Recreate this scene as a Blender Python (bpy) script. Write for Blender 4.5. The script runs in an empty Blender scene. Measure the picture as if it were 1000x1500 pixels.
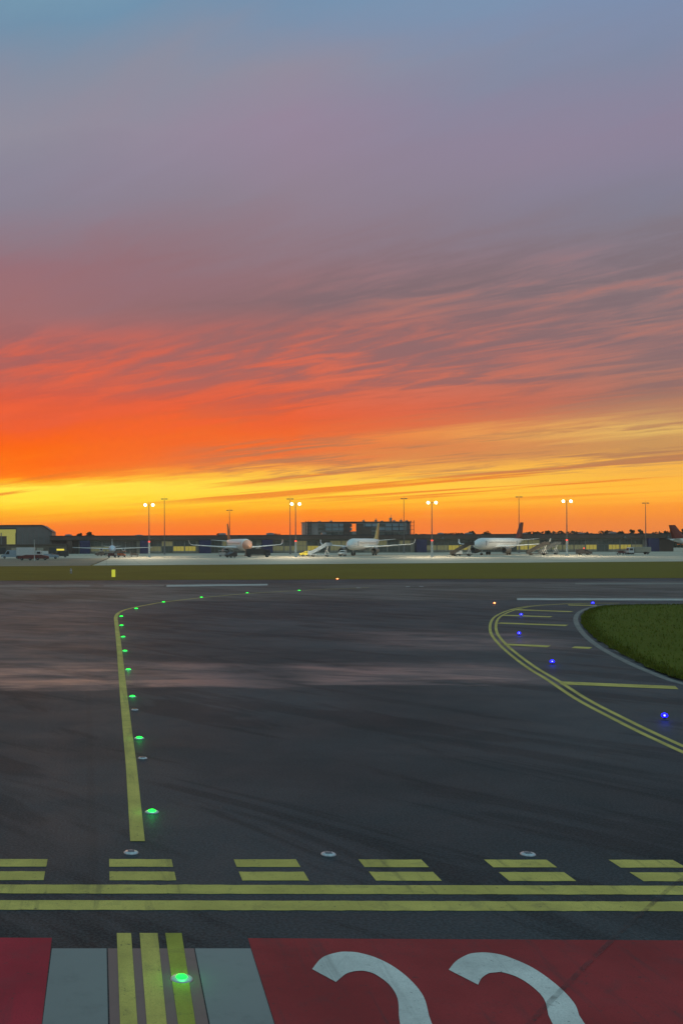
import bpy, math, random
from mathutils import Vector, Matrix
from mathutils.geometry import tessellate_polygon
R = math.radians
random.seed(7)
S = bpy.context.scene
COL = S.collection

# ------------------------------------------------------------------ camera
F, H, CX, CY, ROLL = 1560.0, 4.6, 155.0, 797.0, 0.004
cam_d = bpy.data.cameras.new('camera')
cam = bpy.data.objects.new('camera', cam_d); COL.objects.link(cam)
cam_d.sensor_fit = 'HORIZONTAL'; cam_d.sensor_width = 36.0
cam_d.lens = 36.0 * F / 1000.0
cam_d.shift_x = (500 - CX) / 1000.0
cam_d.shift_y = (CY - 750.7) / 1000.0
cam_d.clip_start = 0.1; cam_d.clip_end = 9000
cam.matrix_world = Matrix.Translation((0, 0, H)) @ Matrix.Rotation(R(90), 4, 'X') @ Matrix.Rotation(-ROLL, 4, 'Z')
S.camera = cam

def uv(px, py):
    dx, dy = px - CX, py - CY
    return dx - ROLL * dy, dy + ROLL * dx
def G(px, py):                       # a spot on the ground
    u, v = uv(px, py); y = F * H / v
    return (u / F * y, y)
def P(px, py, y):                    # a spot at depth y
    u, v = uv(px, py)
    return (u * y / F, y, H - v * y / F)

# ------------------------------------------------------------------ node helpers
def lin(c):
    return tuple((x / 255 / 12.92) if x / 255 <= .04045 else ((x / 255 + .055) / 1.055) ** 2.4 for x in c)
class NT:
    def __init__(s, nt): s.nt = nt; s.n = nt.nodes; s.l = nt.links; s.n.clear()
    def new(s, t, **kw):
        n = s.n.new(t)
        for k, v in kw.items(): setattr(n, k, v)
        return n
    def put(s, sock, v):
        if hasattr(v, 'node'): s.l.new(v, sock)
        elif v is not None:
            try: sock.default_value = v
            except Exception: sock.default_value = (*v, 1) if len(v) == 3 else v
    def math(s, op, a, b=None, c=None, clamp=False):
        n = s.new('ShaderNodeMath', operation=op); n.use_clamp = clamp
        s.put(n.inputs[0], a)
        if b is not None: s.put(n.inputs[1], b)
        if c is not None: s.put(n.inputs[2], c)
        return n.outputs[0]
    def vec(s, x, y, z=0.0):
        n = s.new('ShaderNodeCombineXYZ')
        for i, v in enumerate((x, y, z)): s.put(n.inputs[i], v)
        return n.outputs[0]
    def sep(s, v):
        n = s.new('ShaderNodeSeparateXYZ'); s.put(n.inputs[0], v); return n.outputs
    def noise(s, v, scale=1.0, detail=4.0, rough=.5, dist=0.0, dim='3D'):
        n = s.new('ShaderNodeTexNoise', noise_dimensions=dim)
        s.put(n.inputs['Vector'], v); s.put(n.inputs['Scale'], scale); s.put(n.inputs['Detail'], detail)
        s.put(n.inputs['Roughness'], rough); s.put(n.inputs['Distortion'], dist)
        return n.outputs['Fac']
    def remap(s, v, a, b, c=0.0, d=1.0, smooth=True):
        n = s.new('ShaderNodeMapRange', interpolation_type='SMOOTHSTEP' if smooth else 'LINEAR', clamp=True)
        for i, x in enumerate((v, a, b, c, d)): s.put(n.inputs[i], x)
        return n.outputs[0]
    def band(s, v, a, b, c, d):      # 0 outside a..d, 1 within b..c
        return s.math('MULTIPLY', s.remap(v, a, b), s.remap(v, c, d, 1.0, 0.0))
    def mix(s, f, a, b, mode='MIX'):
        n = s.new('ShaderNodeMix', data_type='RGBA', blend_type=mode); n.clamp_factor = True
        s.put(n.inputs['Factor'], f); s.put(n.inputs[6], a); s.put(n.inputs[7], b)
        return n.outputs[2]
    def ramp(s, f, stops):
        n = s.new('ShaderNodeValToRGB'); cr = n.color_ramp
        while len(cr.elements) > 1: cr.elements.remove(cr.elements[-1])
        for i, (p, c) in enumerate(sorted(stops)):
            e = cr.elements[0] if i == 0 else cr.elements.new(p)
            e.position = p; e.color = (*c, 1)
        s.put(n.inputs[0], f); return n.outputs[0]

# ------------------------------------------------------------------ sky (all of it laid out by compass direction and elevation)
W = bpy.data.worlds.new('World'); S.world = W; W.use_nodes = True
t = NT(W.node_tree)
D = t.sep(t.new('ShaderNodeTexCoord').outputs['Generated'])
az = t.math('MULTIPLY', t.math('ARCTAN2', D[0], D[1]), 180 / math.pi)
el = t.math('MULTIPLY', t.math('ARCSINE', D[2]), 180 / math.pi)
def elev(py, a): return math.degrees(math.atan((797 - py) * math.cos(R(a)) / 1560 + .004 * math.sin(R(a))))
TOP = 60.0
def skyramp(fac, a, rows, zen):
    st = [(max(0, elev(y, a)) / TOP, lin(c)) for y, c in rows]
    st.append((42 / TOP, zen)); st.append((1.0, zen))
    return t.ramp(fac, st)
# cloud deck coordinates: streaks drawn out along the wind
wa = R(-38)
zz = t.math('ADD', t.math('MAXIMUM', D[2], 0.0), .035)
dxx, dyy = t.math('DIVIDE', D[0], zz), t.math('DIVIDE', D[1], zz)
sA = t.math('ADD', t.math('MULTIPLY', dxx, math.sin(wa)), t.math('MULTIPLY', dyy, math.cos(wa)))
tA = t.math('SUBTRACT', t.math('MULTIPLY', dxx, math.cos(wa)), t.math('MULTIPLY', dyy, math.sin(wa)))
def deck(a, b, off, **kw): return t.noise(t.vec(t.math('MULTIPLY', tA, a), t.math('MULTIPLY', sA, b), off), 1.0, **kw)
n1 = deck(.95, .30, 3.1, detail=6, rough=.52, dist=.5)
n2 = deck(2.4, .85, 7.7, detail=7, rough=.58, dist=.7)
n5 = deck(6.5, 1.9, 21.0, detail=6, rough=.6, dist=.8)
n3 = deck(1.3, .16, 1.3, detail=6, rough=.6, dist=.25)
n4 = deck(.55, .35, 12.9, detail=4, rough=.5)
amp = t.ramp(t.math('DIVIDE', el, 30.0), [(0, (.0,) * 3), (.06, (.03,) * 3), (.13, (.085,) * 3), (.3, (.15,) * 3), (.45, (.2,) * 3), (.9, (.30,) * 3)])
amp = t.math('MULTIPLY', t.sep(amp)[0], 18.0)
warp = t.math('ADD', t.math('MULTIPLY', t.math('SUBTRACT', n1, .5), 1.2), t.math('ADD', t.math('MULTIPLY', t.math('SUBTRACT', n2, .5), .6), t.math('MULTIPLY', t.math('SUBTRACT', n5, .5), .42)))
n25 = t.math('ADD', t.math('MULTIPLY', n2, .62), t.math('MULTIPLY', n5, .38))
el2 = t.math('ADD', el, t.math('MULTIPLY', warp, amp))
fac = t.math('DIVIDE', el2, TOP, clamp=True)
ZEN = (.30, .55, .62)
left = skyramp(fac, -5, [(797, (250, 100, 50)), (785, (255, 112, 22)), (770, (255, 130, 8)), (755, (255, 172, 14)), (742, (255, 205, 38)), (728, (255, 226, 60)), (712, (255, 228, 72)), (702, (255, 180, 28)), (692, (255, 122, 10)), (668, (255, 105, 5)), (640, (252, 100, 22)), (612, (243, 95, 45)), (585, (214, 92, 70)), (558, (186, 98, 88)), (510, (166, 100, 98)), (455, (160, 110, 112)), (400, (152, 112, 120)), (300, (134, 130, 144)), (250, (136, 135, 151)), (190, (144, 143, 157)), (100, (130, 144, 163)), (10, (112, 146, 172))], ZEN)
mid = skyramp(fac, 11, [(797, (245, 105, 40)), (785, (255, 114, 18)), (770, (255, 120, 2)), (755, (255, 142, 8)), (738, (255, 192, 38)), (716, (255, 214, 64)), (700, (252, 185, 70)), (686, (228, 138, 70)), (670, (236, 118, 60)), (640, (244, 106, 45)), (600, (226, 96, 56)), (560, (193, 103, 86)), (520, (178, 106, 97)), (480, (164, 106, 102)), (440, (138, 108, 112)), (400, (145, 113, 119)), (300, (144, 129, 143)), (190, (150, 135, 156)), (120, (145, 142, 159)), (50, (125, 145, 172)), (0, (115, 148, 178))], ZEN)
right = skyramp(fac, 27, [(797, (235, 120, 50)), (785, (240, 130, 48)), (770, (246, 135, 36)), (750, (250, 150, 40)), (730, (255, 182, 52)), (710, (250, 182, 62)), (690, (240, 174, 76)), (670, (200, 146, 88)), (655, (205, 152, 92)), (636, (230, 186, 102)), (615, (192, 137, 100)), (590, (166, 116, 101)), (550, (162, 119, 110)), (510, (150, 115, 114)), (460, (140, 116, 118)), (400, (133, 118, 124)), (300, (130, 127, 144)), (190, (131, 131, 155)), (100, (118, 139, 165)), (10, (119, 145, 178))], ZEN)
sky = t.mix(t.remap(az, -4, 11, smooth=False), left, mid)
sky = t.mix(t.remap(az, 10, 27, smooth=False), sky, right)
def mul(*a):
    r = a[0]
    for x in a[1:]: r = t.math('MULTIPLY', r, x)
    return r
# fiery lit undersides, smoky streaks, thin dark bars across the yellow band
sky = t.mix(mul(t.remap(n25, .40, .64), t.band(el, 5.0, 7.0, 9.6, 12.4), t.remap(az, 30, 8), .64), sky, lin((247, 100, 56)))
sky = t.mix(mul(t.remap(n25, .54, .40), t.band(el, 5.5, 8, 12.5, 16), t.remap(az, -4, 18, .12, 1), .52), sky, lin((124, 104, 110)))
sky = t.mix(mul(t.remap(n25, .44, .64), t.band(el, 6.0, 8, 12, 15), t.remap(az, 6, 16), .42), sky, lin((208, 124, 102)))
sky = t.mix(mul(t.remap(n3, .52, .62), t.band(el, 1.9, 2.5, 3.5, 4.4), .8), sky, lin((236, 118, 34)))
sky = t.mix(mul(t.remap(t.math('ADD', t.math('MULTIPLY', n3, .45), t.math('MULTIPLY', n25, .55)), .47, .57), t.band(el, 3.0, 3.8, 4.9, 6.2), t.remap(az, 1, 10), .8), sky, lin((176, 122, 86)))
sky = t.mix(mul(t.remap(n4, .45, .65), t.band(el, 15, 19, 23, 28), .42), sky, lin((152, 133, 154)))
sky = t.mix(mul(t.remap(n4, .5, .3), t.band(el, 14, 20, 40, 60), .45), sky, lin((100, 138, 168)))
# the last light is strongest just over the horizon where the sun went down
gl_ = t.remap(el, 6.5, .5, 1.0, 1.16)
vm = t.new('ShaderNodeVectorMath', operation='SCALE'); t.l.new(sky, vm.inputs[0]); t.l.new(gl_, vm.inputs['Scale']); sky = vm.outputs[0]
# away from the sunset the sky turns to a plain pale dusk
east = t.ramp(t.math('DIVIDE', el, 90.0, clamp=True), [(0, (.26, .25, .27)), (.15, (.27, .29, .34)), (.5, ZEN), (1, ZEN)])
away = t.remap(t.math('ABSOLUTE', az), 50, 120)
sky = t.mix(away, sky, east)
sky = t.mix(t.remap(el, -3, -.2, 1, 0), sky, (.03, .028, .024))
bg = t.new('ShaderNodeBackground'); t.put(bg.inputs[0], sky); bg.inputs[1].default_value = 1.0
t.l.new(bg.outputs[0], t.new('ShaderNodeOutputWorld').inputs[0])

# the sun has just gone under: a last weak warm glow low over the terminal
sd = bpy.data.lights.new('sun', 'SUN'); sd.energy = .12; sd.angle = R(14); sd.color = (1, .55, .25)
so = bpy.data.objects.new('sun', sd); COL.objects.link(so)
a, e = R(-3), R(2)
so.rotation_euler = Vector((math.sin(a) * math.cos(e), math.cos(a) * math.cos(e), math.sin(e))).to_track_quat('Z', 'Y').to_euler()
so.location = (0, 200, 120)
S.view_settings.view_transform = 'Standard'; S.view_settings.look = 'None'
S.view_settings.exposure = 0; S.view_settings.gamma = 1
S.render.film_transparent = False

# ------------------------------------------------------------------ mesh helpers
class MB:
    """collects shapes, built as ONE mesh object"""
    def __init__(s): s.v = []; s.f = []; s.sm = []
    def add(s, vs, fs, smooth=False, M=None):
        o = len(s.v)
        s.v += [tuple(M @ Vector(p)) if M else tuple(p) for p in vs]
        s.f += [tuple(i + o for i in f) for f in fs]; s.sm += [smooth] * len(fs); return s
    def box(s, x0, x1, y0, y1, z0, z1, M=None, bev=0):
        if bev:
            b = min(bev, (x1 - x0) * .45, (y1 - y0) * .45, (z1 - z0) * .45)
            secs = [(z0, b), (z0 + b, 0), (z1 - b, 0), (z1, b)]; vs = []; fs = []
            for z, i in secs:
                k = b if i == 0 else b * 1.0
                xa, xb, ya, yb = x0 + i, x1 - i, y0 + i, y1 - i
                c = b * .7
                vs += [(xa + c, ya, z), (xb - c, ya, z), (xb, ya + c, z), (xb, yb - c, z), (xb - c, yb, z), (xa + c, yb, z), (xa, yb - c, z), (xa, ya + c, z)]
            for k in range(3):
                for i in range(8):
                    j = (i + 1) % 8; fs.append((k * 8 + i, k * 8 + j, k * 8 + 8 + j, k * 8 + 8 + i))
            fs += [tuple(range(7, -1, -1)), tuple(range(24, 32))]
            return s.add(vs, fs, False, M)
        vs = [(x, y, z) for z in (z0, z1) for x, y in ((x0, y0), (x1, y0), (x1, y1), (x0, y1))]
        return s.add(vs, [(3, 2, 1, 0), (4, 5, 6, 7), (0, 1, 5, 4), (1, 2, 6, 5), (2, 3, 7, 6), (3, 0, 4, 7)], False, M)
    def loft(s, rings, smooth=True, cap=True, M=None):
        n = len(rings[0]); vs = [p for r in rings for p in r]; fs = []
        for k in range(len(rings) - 1):
            for i in range(n):
                j = (i + 1) % n; fs.append((k * n + i, k * n + j, (k + 1) * n + j, (k + 1) * n + i))
        s.add(vs, fs, smooth, M)
        if cap: s.add(rings[0], [tuple(range(n - 1, -1, -1))], False, M); s.add(rings[-1], [tuple(range(n))], False, M)
        return s
    def tube(s, pts, r, n=8, M=None):
        pts = [Vector(p) for p in pts]; rr = r if isinstance(r, (list, tuple)) else [r] * len(pts); rings = []
        for i, p in enumerate(pts):
            d = (pts[min(i + 1, len(pts) - 1)] - pts[max(i - 1, 0)]).normalized()
            q = d.to_track_quat('Z', 'Y')
            rings.append([tuple(p + q @ Vector((math.cos(2 * math.pi * k / n) * rr[i], math.sin(2 * math.pi * k / n) * rr[i], 0))) for k in range(n)])
        return s.loft(rings, True, True, M)
    def lathe(s, prof, n=20, axis='Z', M=None, cap=True):
        rings = []
        for r, h in prof:
            ring = []
            for k in range(n):
                c, d = math.cos(2 * math.pi * k / n) * r, math.sin(2 * math.pi * k / n) * r
                ring.append((c, d, h) if axis == 'Z' else ((d, h, c) if axis == 'Y' else (h, c, d)))
            rings.append(ring)
        return s.loft(rings, True, cap, M)
    def poly(s, pts, z, z2=None):
        """flat outline (x, y); with z2 a slab between the two heights"""
        tri = tessellate_polygon([[Vector((p[0], p[1], 0)) for p in pts]])
        n = len(pts); fs = []
        for a_, b_, c_ in tri:
            A, B, C = (Vector(pts[i]) for i in (a_, b_, c_))
            if (B - A).cross(C - A) < 0: a_, c_ = c_, a_
            fs.append((a_, b_, c_))
        top = z if z2 is None else z2
        s.add([(p[0], p[1], top) for p in pts], fs)
        if z2 is not None:
            ar = sum(pts[i][0] * pts[(i + 1) % n][1] - pts[(i + 1) % n][0] * pts[i][1] for i in range(n))
            vs = [(p[0], p[1], z) for p in pts] + [(p[0], p[1], z2) for p in pts]
            fs = [(i, (i + 1) % n, n + (i + 1) % n, n + i) if ar > 0 else ((i + 1) % n, i, n + i, n + (i + 1) % n) for i in range(n)]
            s.add(vs, fs)
        return s
    def ribbon(s, pts, w, z, off=0.0):
        pts = [Vector((p[0], p[1])) for p in pts]; L = []
        for i, p in enumerate(pts):
            d = (pts[min(i + 1, len(pts) - 1)] - pts[max(i - 1, 0)]).normalized(); nrm = Vector((-d.y, d.x))
            L.append((p + nrm * (off + w / 2), p + nrm * (off - w / 2)))
        vs = [(q.x, q.y, z) for ab in L for q in ab]
        return s.add(vs, [(2 * i + 1, 2 * i + 3, 2 * i + 2, 2 * i) for i in range(len(L) - 1)])
    def build(s, name, mat=None, parent=None, label=None):
        me = bpy.data.meshes.new(name); me.from_pydata(s.v, [], s.f)
        for p, m in zip(me.polygons, s.sm): p.use_smooth = m
        if mat: me.materials.append(mat)
        o = bpy.data.objects.new(name, me); COL.objects.link(o)
        if parent: o.parent = parent
        if label: o['label'] = label
        return o
def thing(name, label, cat, loc=(0, 0, 0), rz=0.0, group=None):
    o = bpy.data.objects.new(name, None); COL.objects.link(o); o.location = loc; o.rotation_euler = (0, 0, rz)
    o.empty_display_size = .2
    return tag(o, label, cat, group)
def tag(o, label=None, cat=None, group=None, kind=None):
    for k, v in (('label', label), ('category', cat), ('group', group), ('kind', kind)):
        if v: o[k] = v
    return o
KIDS = {}
def kids(o): return [c for c in COL.objects if c.parent == o]
def dup(o, parent=None):
    c = o.copy(); COL.objects.link(c)
    if parent: c.parent = parent
    for k in kids(o): dup(k, c)
    return c
def paint(o, m):                     # this copy only: its own finish on shared mesh data
    o.material_slots[0].link = 'OBJECT'; o.material_slots[0].material = m
def smooth_path(pts, n=8):           # Catmull-Rom
    P_ = [Vector(p) for p in pts]; out = []
    for i in range(len(P_) - 1):
        a_, b_, c_, d_ = P_[max(i - 1, 0)], P_[i], P_[i + 1], P_[min(i + 2, len(P_) - 1)]
        for k in range(n):
            u = k / n
            out.append(tuple(.5 * ((2 * b_) + (c_ - a_) * u + (2 * a_ - 5 * b_ + 4 * c_ - d_) * u * u + (3 * b_ - a_ - 3 * c_ + d_) * u ** 3)))
    out.append(tuple(P_[-1])); return out

# ------------------------------------------------------------------ materials
def material(name):
    m = bpy.data.materials.new(name); m.use_nodes = True; t = NT(m.node_tree)
    o = t.new('ShaderNodeOutputMaterial'); b = t.new('ShaderNodeBsdfPrincipled'); t.l.new(b.outputs[0], o.inputs[0])
    return m, t, b, o
def simple(name, col, rough=.6, var=.15, scale=3.0, metal=0.0, bump=0.0, spec=.5):
    m, t, b, o = material(name)
    p = t.new('ShaderNodeTexCoord').outputs['Object']
    n = t.noise(p, scale, 6, .6)
    t.put(b.inputs['Base Color'], t.mix(t.remap(n, .3, .7), tuple(c * (1 - var) for c in col), tuple(min(1, c * (1 + var)) for c in col)))
    t.put(b.inputs['Roughness'], t.remap(n, .2, .8, max(.05, rough - .08), min(1, rough + .08)))
    b.inputs['Metallic'].default_value = metal; b.inputs['Specular IOR Level'].default_value = spec
    if bump:
        bn = t.new('ShaderNodeBump'); bn.inputs['Strength'].default_value = bump; t.put(bn.inputs['Height'], t.noise(p, scale * 4, 4)); t.l.new(bn.outputs[0], b.inputs['Normal'])
    return m
def glow(name, col, s):
    m, t, b, o = material(name)
    b.inputs['Base Color'].default_value = (*[min(1, c * .4 + .02) for c in col], 1)
    b.inputs['Emission Color'].default_value = (*col, 1); b.inputs['Emission Strength'].default_value = s
    return m
def asphalt(name, base, lanes=True, painted_reflection=True):
    m, t, b, o = material(name)
    p = t.new('ShaderNodeNewGeometry').outputs['Position']; x, y, z = t.sep(p)
    big = t.noise(p, .09, 5, .55); mid_ = t.noise(p, .5, 6, .6, .4); fine = t.noise(p, 24, 4, .75)
    # smears left by tyres, drawn out along the turn
    sm = t.noise(t.vec(t.math('ADD', t.math('MULTIPLY', x, .42), t.math('MULTIPLY', y, .30)), t.math('SUBTRACT', t.math('MULTIPLY', y, .07), t.math('MULTIPLY', x, .05)), 3.0), 1.0, 7, .62, .8)
    sm2 = t.noise(t.vec(t.math('MULTIPLY', x, 1.1), t.math('MULTIPLY', y, .10), 8.0), 1.0, 5, .6, .3)
    c = t.mix(t.remap(big, .38, .62), tuple(k * .72 for k in base), tuple(k * 1.3 for k in base))
    smk = t.remap(sm, .48, .58); c = t.mix(t.math('MULTIPLY', smk, .62), c, tuple(k * .30 for k in base))
    c = t.mix(t.math('MULTIPLY', t.remap(mid_, .42, .72), .22), c, tuple(k * 1.6 for k in base))
    if lanes:
        c = t.mix(t.math('MULTIPLY', t.remap(sm2, .4, .65), t.math('MULTIPLY', t.band(x, -2.6, -1.3, .1, 1.6), .6)), c, (base[0] * 2.3, base[1] * 1.5, base[2] * 1.4))
        lane = t.math('FRACT', t.math('MULTIPLY', t.math('ADD', x, t.math('MULTIPLY', y, .02)), 1 / 7.5))
        c = t.mix(t.math('MULTIPLY', t.band(lane, .0, .008, .016, .03), .5), c, tuple(k * .5 for k in base))
        c = t.mix(mul(t.band(x, .755, .765, .785, .795), t.remap(y, 68, 66), .55), c, tuple(k * .3 for k in base))    # saw cut for the light cables
        cross = t.math('FRACT', t.math('ADD', t.math('DIVIDE', t.math('ADD', y, t.math('MULTIPLY', x, .018)), 12.5), .31))
        c = t.mix(t.math('MULTIPLY', t.band(cross, .0, .002, .006, .008), .5), c, tuple(k * .4 for k in base))
    c = t.mix(t.remap(fine, .40, .62), t.mix(.5, c, (0, 0, 0)), t.mix(.08, c, (.3, .3, .3)))
    t.put(b.inputs['Base Color'], c)
    r = t.math('ADD', t.remap(mid_,  .3, .7, .60, .68), t.math('MULTIPLY', t.math('SUBTRACT', fine, .5), .15))
    hgt = fine
    sp0 = t.math('MULTIPLY', .22 if painted_reflection else .26, t.math('MULTIPLY', t.remap(smk, 0, 1, 1, .6), t.remap(big, .38, .62, .75, 1.25)))
    t.put(b.inputs['Specular IOR Level'], sp0)
    if painted_reflection:     # pinkish cockpit window reflection painted across the pavement as colour and gloss
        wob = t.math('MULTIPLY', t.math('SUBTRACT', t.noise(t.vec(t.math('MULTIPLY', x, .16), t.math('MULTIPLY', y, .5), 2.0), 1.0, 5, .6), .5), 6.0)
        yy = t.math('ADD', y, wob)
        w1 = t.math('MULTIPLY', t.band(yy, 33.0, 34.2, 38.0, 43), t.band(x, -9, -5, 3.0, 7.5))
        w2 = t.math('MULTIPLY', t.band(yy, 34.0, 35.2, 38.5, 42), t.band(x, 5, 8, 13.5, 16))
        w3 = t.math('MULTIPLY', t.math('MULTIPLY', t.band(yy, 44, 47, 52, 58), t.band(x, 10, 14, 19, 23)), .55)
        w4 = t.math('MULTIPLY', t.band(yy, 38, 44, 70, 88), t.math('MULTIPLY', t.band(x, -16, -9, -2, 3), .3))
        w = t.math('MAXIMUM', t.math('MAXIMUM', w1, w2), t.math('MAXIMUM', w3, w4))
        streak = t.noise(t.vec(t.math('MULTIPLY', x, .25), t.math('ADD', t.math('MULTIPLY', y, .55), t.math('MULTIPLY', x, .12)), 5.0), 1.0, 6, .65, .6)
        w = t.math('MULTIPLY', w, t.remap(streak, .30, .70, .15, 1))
        c = t.mix(t.math('MULTIPLY', w, .58), c, (.31, .165, .14)); t.put(b.inputs['Base Color'], c)      # pink of the reflection mixed into the base colour
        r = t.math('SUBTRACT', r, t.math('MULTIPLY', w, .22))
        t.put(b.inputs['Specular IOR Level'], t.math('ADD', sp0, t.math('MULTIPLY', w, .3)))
    t.put(b.inputs['Roughness'], r)
    bn = t.new('ShaderNodeBump'); bn.inputs['Strength'].default_value = .35; bn.inputs['Distance'].default_value = .012
    t.put(bn.inputs['Height'], hgt); t.l.new(bn.outputs[0], b.inputs['Normal'])
    return m
def road_paint(name, col, wear=.5, dirt=.3):
    m, t, b, o = material(name)
    p = t.new('ShaderNodeNewGeometry').outputs['Position']
    n = t.noise(p, 2.2, 7, .65, .5); f = t.noise(p, 60, 3, .7); g = t.noise(p, .7, 4, .6)
    c = t.mix(t.remap(g, .3, .7), tuple(k * (1 - dirt) for k in col), col)
    c = t.mix(t.math('MULTIPLY', t.remap(f, .35, .62, 1, 0), .45), c, tuple(k * .55 for k in col))
    c = t.mix(t.math('MULTIPLY', t.remap(n, .50, .72), wear), c, (.05, .052, .055))
    x, y, z = t.sep(p)                   # tyre rub drawn out in the direction of travel
    rub = t.noise(t.vec(t.math('MULTIPLY', x, 5.0), t.math('MULTIPLY', y, .3), 4.0), 1.0, 6, .65, .4)
    c = t.mix(t.math('MULTIPLY', t.remap(rub, .52, .72), .4), c, (.04, .042, .045))
    c = t.mix(t.math('MULTIPLY', t.remap(t.noise(p, 14, 5, .75, .4), .60, .68), .7), c, (.04, .042, .045))      # chips
    t.put(b.inputs['Base Color'], c); b.inputs['Roughness'].default_value = .7; b.inputs['Specular IOR Level'].default_value = .12
    bn = t.new('ShaderNodeBump'); bn.inputs['Strength'].default_value = .25; bn.inputs['Distance'].default_value = .008
    t.put(bn.inputs['Height'], f); t.l.new(bn.outputs[0], b.inputs['Normal'])
    return m
def turf(name, ca, cb, scale=1.0, cr=None):
    m, t, b, o = material(name)
    p = t.new('ShaderNodeNewGeometry').outputs['Position']
    n = t.noise(p, .12 * scale, 6, .6, .3); f = t.noise(p, 3.0 * scale, 7, .75)
    c = t.mix(t.remap(n, .3, .7), ca, cb)
    if cr: c = t.mix(t.math('MULTIPLY', t.remap(t.math('ADD', t.sep(p)[0], t.math('MULTIPLY', t.math('SUBTRACT', n, .5), 60)), -20, 95), .8), c, cr)      # greener growth towards the east
    c = t.mix(t.math('MULTIPLY', t.remap(f, .4, .65, 1, 0), .45), c, tuple(k * .55 for k in ca))
    t.put(b.inputs['Base Color'], c); b.inputs['Roughness'].default_value = .95; b.inputs['Specular IOR Level'].default_value = .1
    bn = t.new('ShaderNodeBump'); bn.inputs['Strength'].default_value = .8; bn.inputs['Distance'].default_value = .08
    t.put(bn.inputs['Height'], f); t.l.new(bn.outputs[0], b.inputs['Normal'])
    return m
def concrete(name, col, joint=7.5, stain=.35):
    m, t, b, o = material(name)
    p = t.new('ShaderNodeNewGeometry').outputs['Position']; x, y, z = t.sep(p)
    n = t.noise(p, .06, 6, .6); f = t.noise(p, 2.0, 6, .7)
    c = t.mix(t.remap(n, .3, .7), tuple(k * .8 for k in col), tuple(k * 1.15 for k in col))
    c = t.mix(t.math('MULTIPLY', t.remap(f, .5, .75), stain), c, tuple(k * .5 for k in col))
    if joint:
        for q in (x, y):
            c = t.mix(t.math('MULTIPLY', t.band(t.math('FRACT', t.math('DIVIDE', q, joint)), 0, .01, .02, .03), .5), c, tuple(k * .4 for k in col))
    t.put(b.inputs['Base Color'], c); b.inputs['Roughness'].default_value = .8
    return m
M = {}
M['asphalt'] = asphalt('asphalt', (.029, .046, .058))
M['runway'] = asphalt('runway asphalt', (.085, .075, .066), False, False)
M['yellow'] = road_paint('yellow paint', (.64, .49, .125), .3)
M['olive'] = road_paint('old olive yellow paint', (.42, .38, .06), .35)
M['white'] = road_paint('white paint', (.72, .69, .66), .2)
M['edgewhite'] = road_paint('faded white paint', (.50, .48, .46), .45)
M['red'] = road_paint('red paint', (.35, .037, .040), .22)
M['red_bright'] = road_paint('bright red paint', (.46, .03, .05), .2)
M['greywhite'] = road_paint('weathered pale paint', (.24, .225, .21), .4)
M['slab'] = concrete('pale concrete inset', (.21, .205, .20), 0)
M['brown'] = concrete('brown asphalt strip', (.21, .115, .105), 0)
M['turf'] = turf('dry rough grass', (.175, .106, .012), (.235, .147, .018), .6, (.140, .130, .014))
M['lawn'] = turf('mown green grass', (.085, .100, .006), (.11, .120, .010), 1.5)
M['blade'] = simple('grass blades', (.095, .110, .008), .8, .25, 1.5, spec=.2)
M['apron'] = concrete('apron concrete', (.43, .37, .28), 7.5, .08)
M['aproad'] = concrete('service road', (.17, .135, .085))
M['field'] = turf('far field', (.05, .045, .02), (.07, .06, .03), .2)
M['steel'] = simple('galvanised steel', (.30, .31, .32), .45, .2, 4, .6)
M['darksteel'] = simple('dark painted steel', (.045, .045, .05), .5, .2, 4)
M['ring'] = simple('cast light housing', (.45, .47, .50), .4, .2, 20, .5)
M['lens'] = simple('unlit lens', (.12, .13, .15), .15, .1, 20)
M['rubber'] = simple('tyre rubber', (.02, .02, .02), .8, .2, 8)
M['green_lamp'] = glow('green lamp', (.004, 1, .04), 3.4)
M['blue_lamp'] = glow('blue lamp', (.003, .001, 1), 4.5)
M['blue_core'] = glow('blue lamp core', (.25, .3, 1), 4)
M['amber_lamp'] = glow('amber lamp', (1, .26, .08), 5)
M['flood'] = glow('floodlight glass', (1, .84, .5), 10)
M['red_lamp'] = glow('red obstruction lamp', (1, .07, .04), 1.8)
M['lit_window'] = glow('lit yellow window', (.85, .66, .10), .30)
M['lit_dim'] = glow('dim lit window', (.75, .66, .30), .09)
M['lit_hangar'] = glow('lit hangar door', (.8, .72, .16), .28)

# ================================================================== THE GROUND
def structure(name, mb, mat, label=None): return tag(mb.build(name, mat), label, kind='structure')
structure('ground', MB().poly([(-1400, -200), (1400, -200), (1400, 1500), (-1400, 1500)], -.09), M['field'])
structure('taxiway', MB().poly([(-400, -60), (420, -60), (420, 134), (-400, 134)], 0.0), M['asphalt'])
structure('runway', MB().poly([(-400, 84), (420, 84.6), (420, 122), (-400, 122)], .004), M['runway'])
# rough grass between the runway and the apron, a low bank with an uneven edge
edge = []
for i in range(101):
    x = -400 + 8.2 * i; edge.append((x, 133.0 + random.uniform(-.35, .35) - .008 * (x - 10)))
structure('grass_verge', MB().poly(edge + [(420, 244), (420, 250), (-400, 244), (-400, 238)], .02), M['turf'])
aw = G(135, 829.5); ax = G(1000, 823.5)
slope = (ax[1] - aw[1]) / (ax[0] - aw[0])
def fy(x): return aw[1] + slope * (x - aw[0])
structure('apron', MB().poly([(aw[0], aw[1]), (420, fy(420)), (420, 760), (-480, 760), (-480, 330), (aw[0] + 4, 330)], .05), M['apron'])
structure('service_road', MB().poly([(-480, fy(-480) - 2), (aw[0] - .5, aw[1] - 1), (aw[0] + 3.5, 329.5), (-480, 329.5)], .045), M['aproad'])

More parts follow.
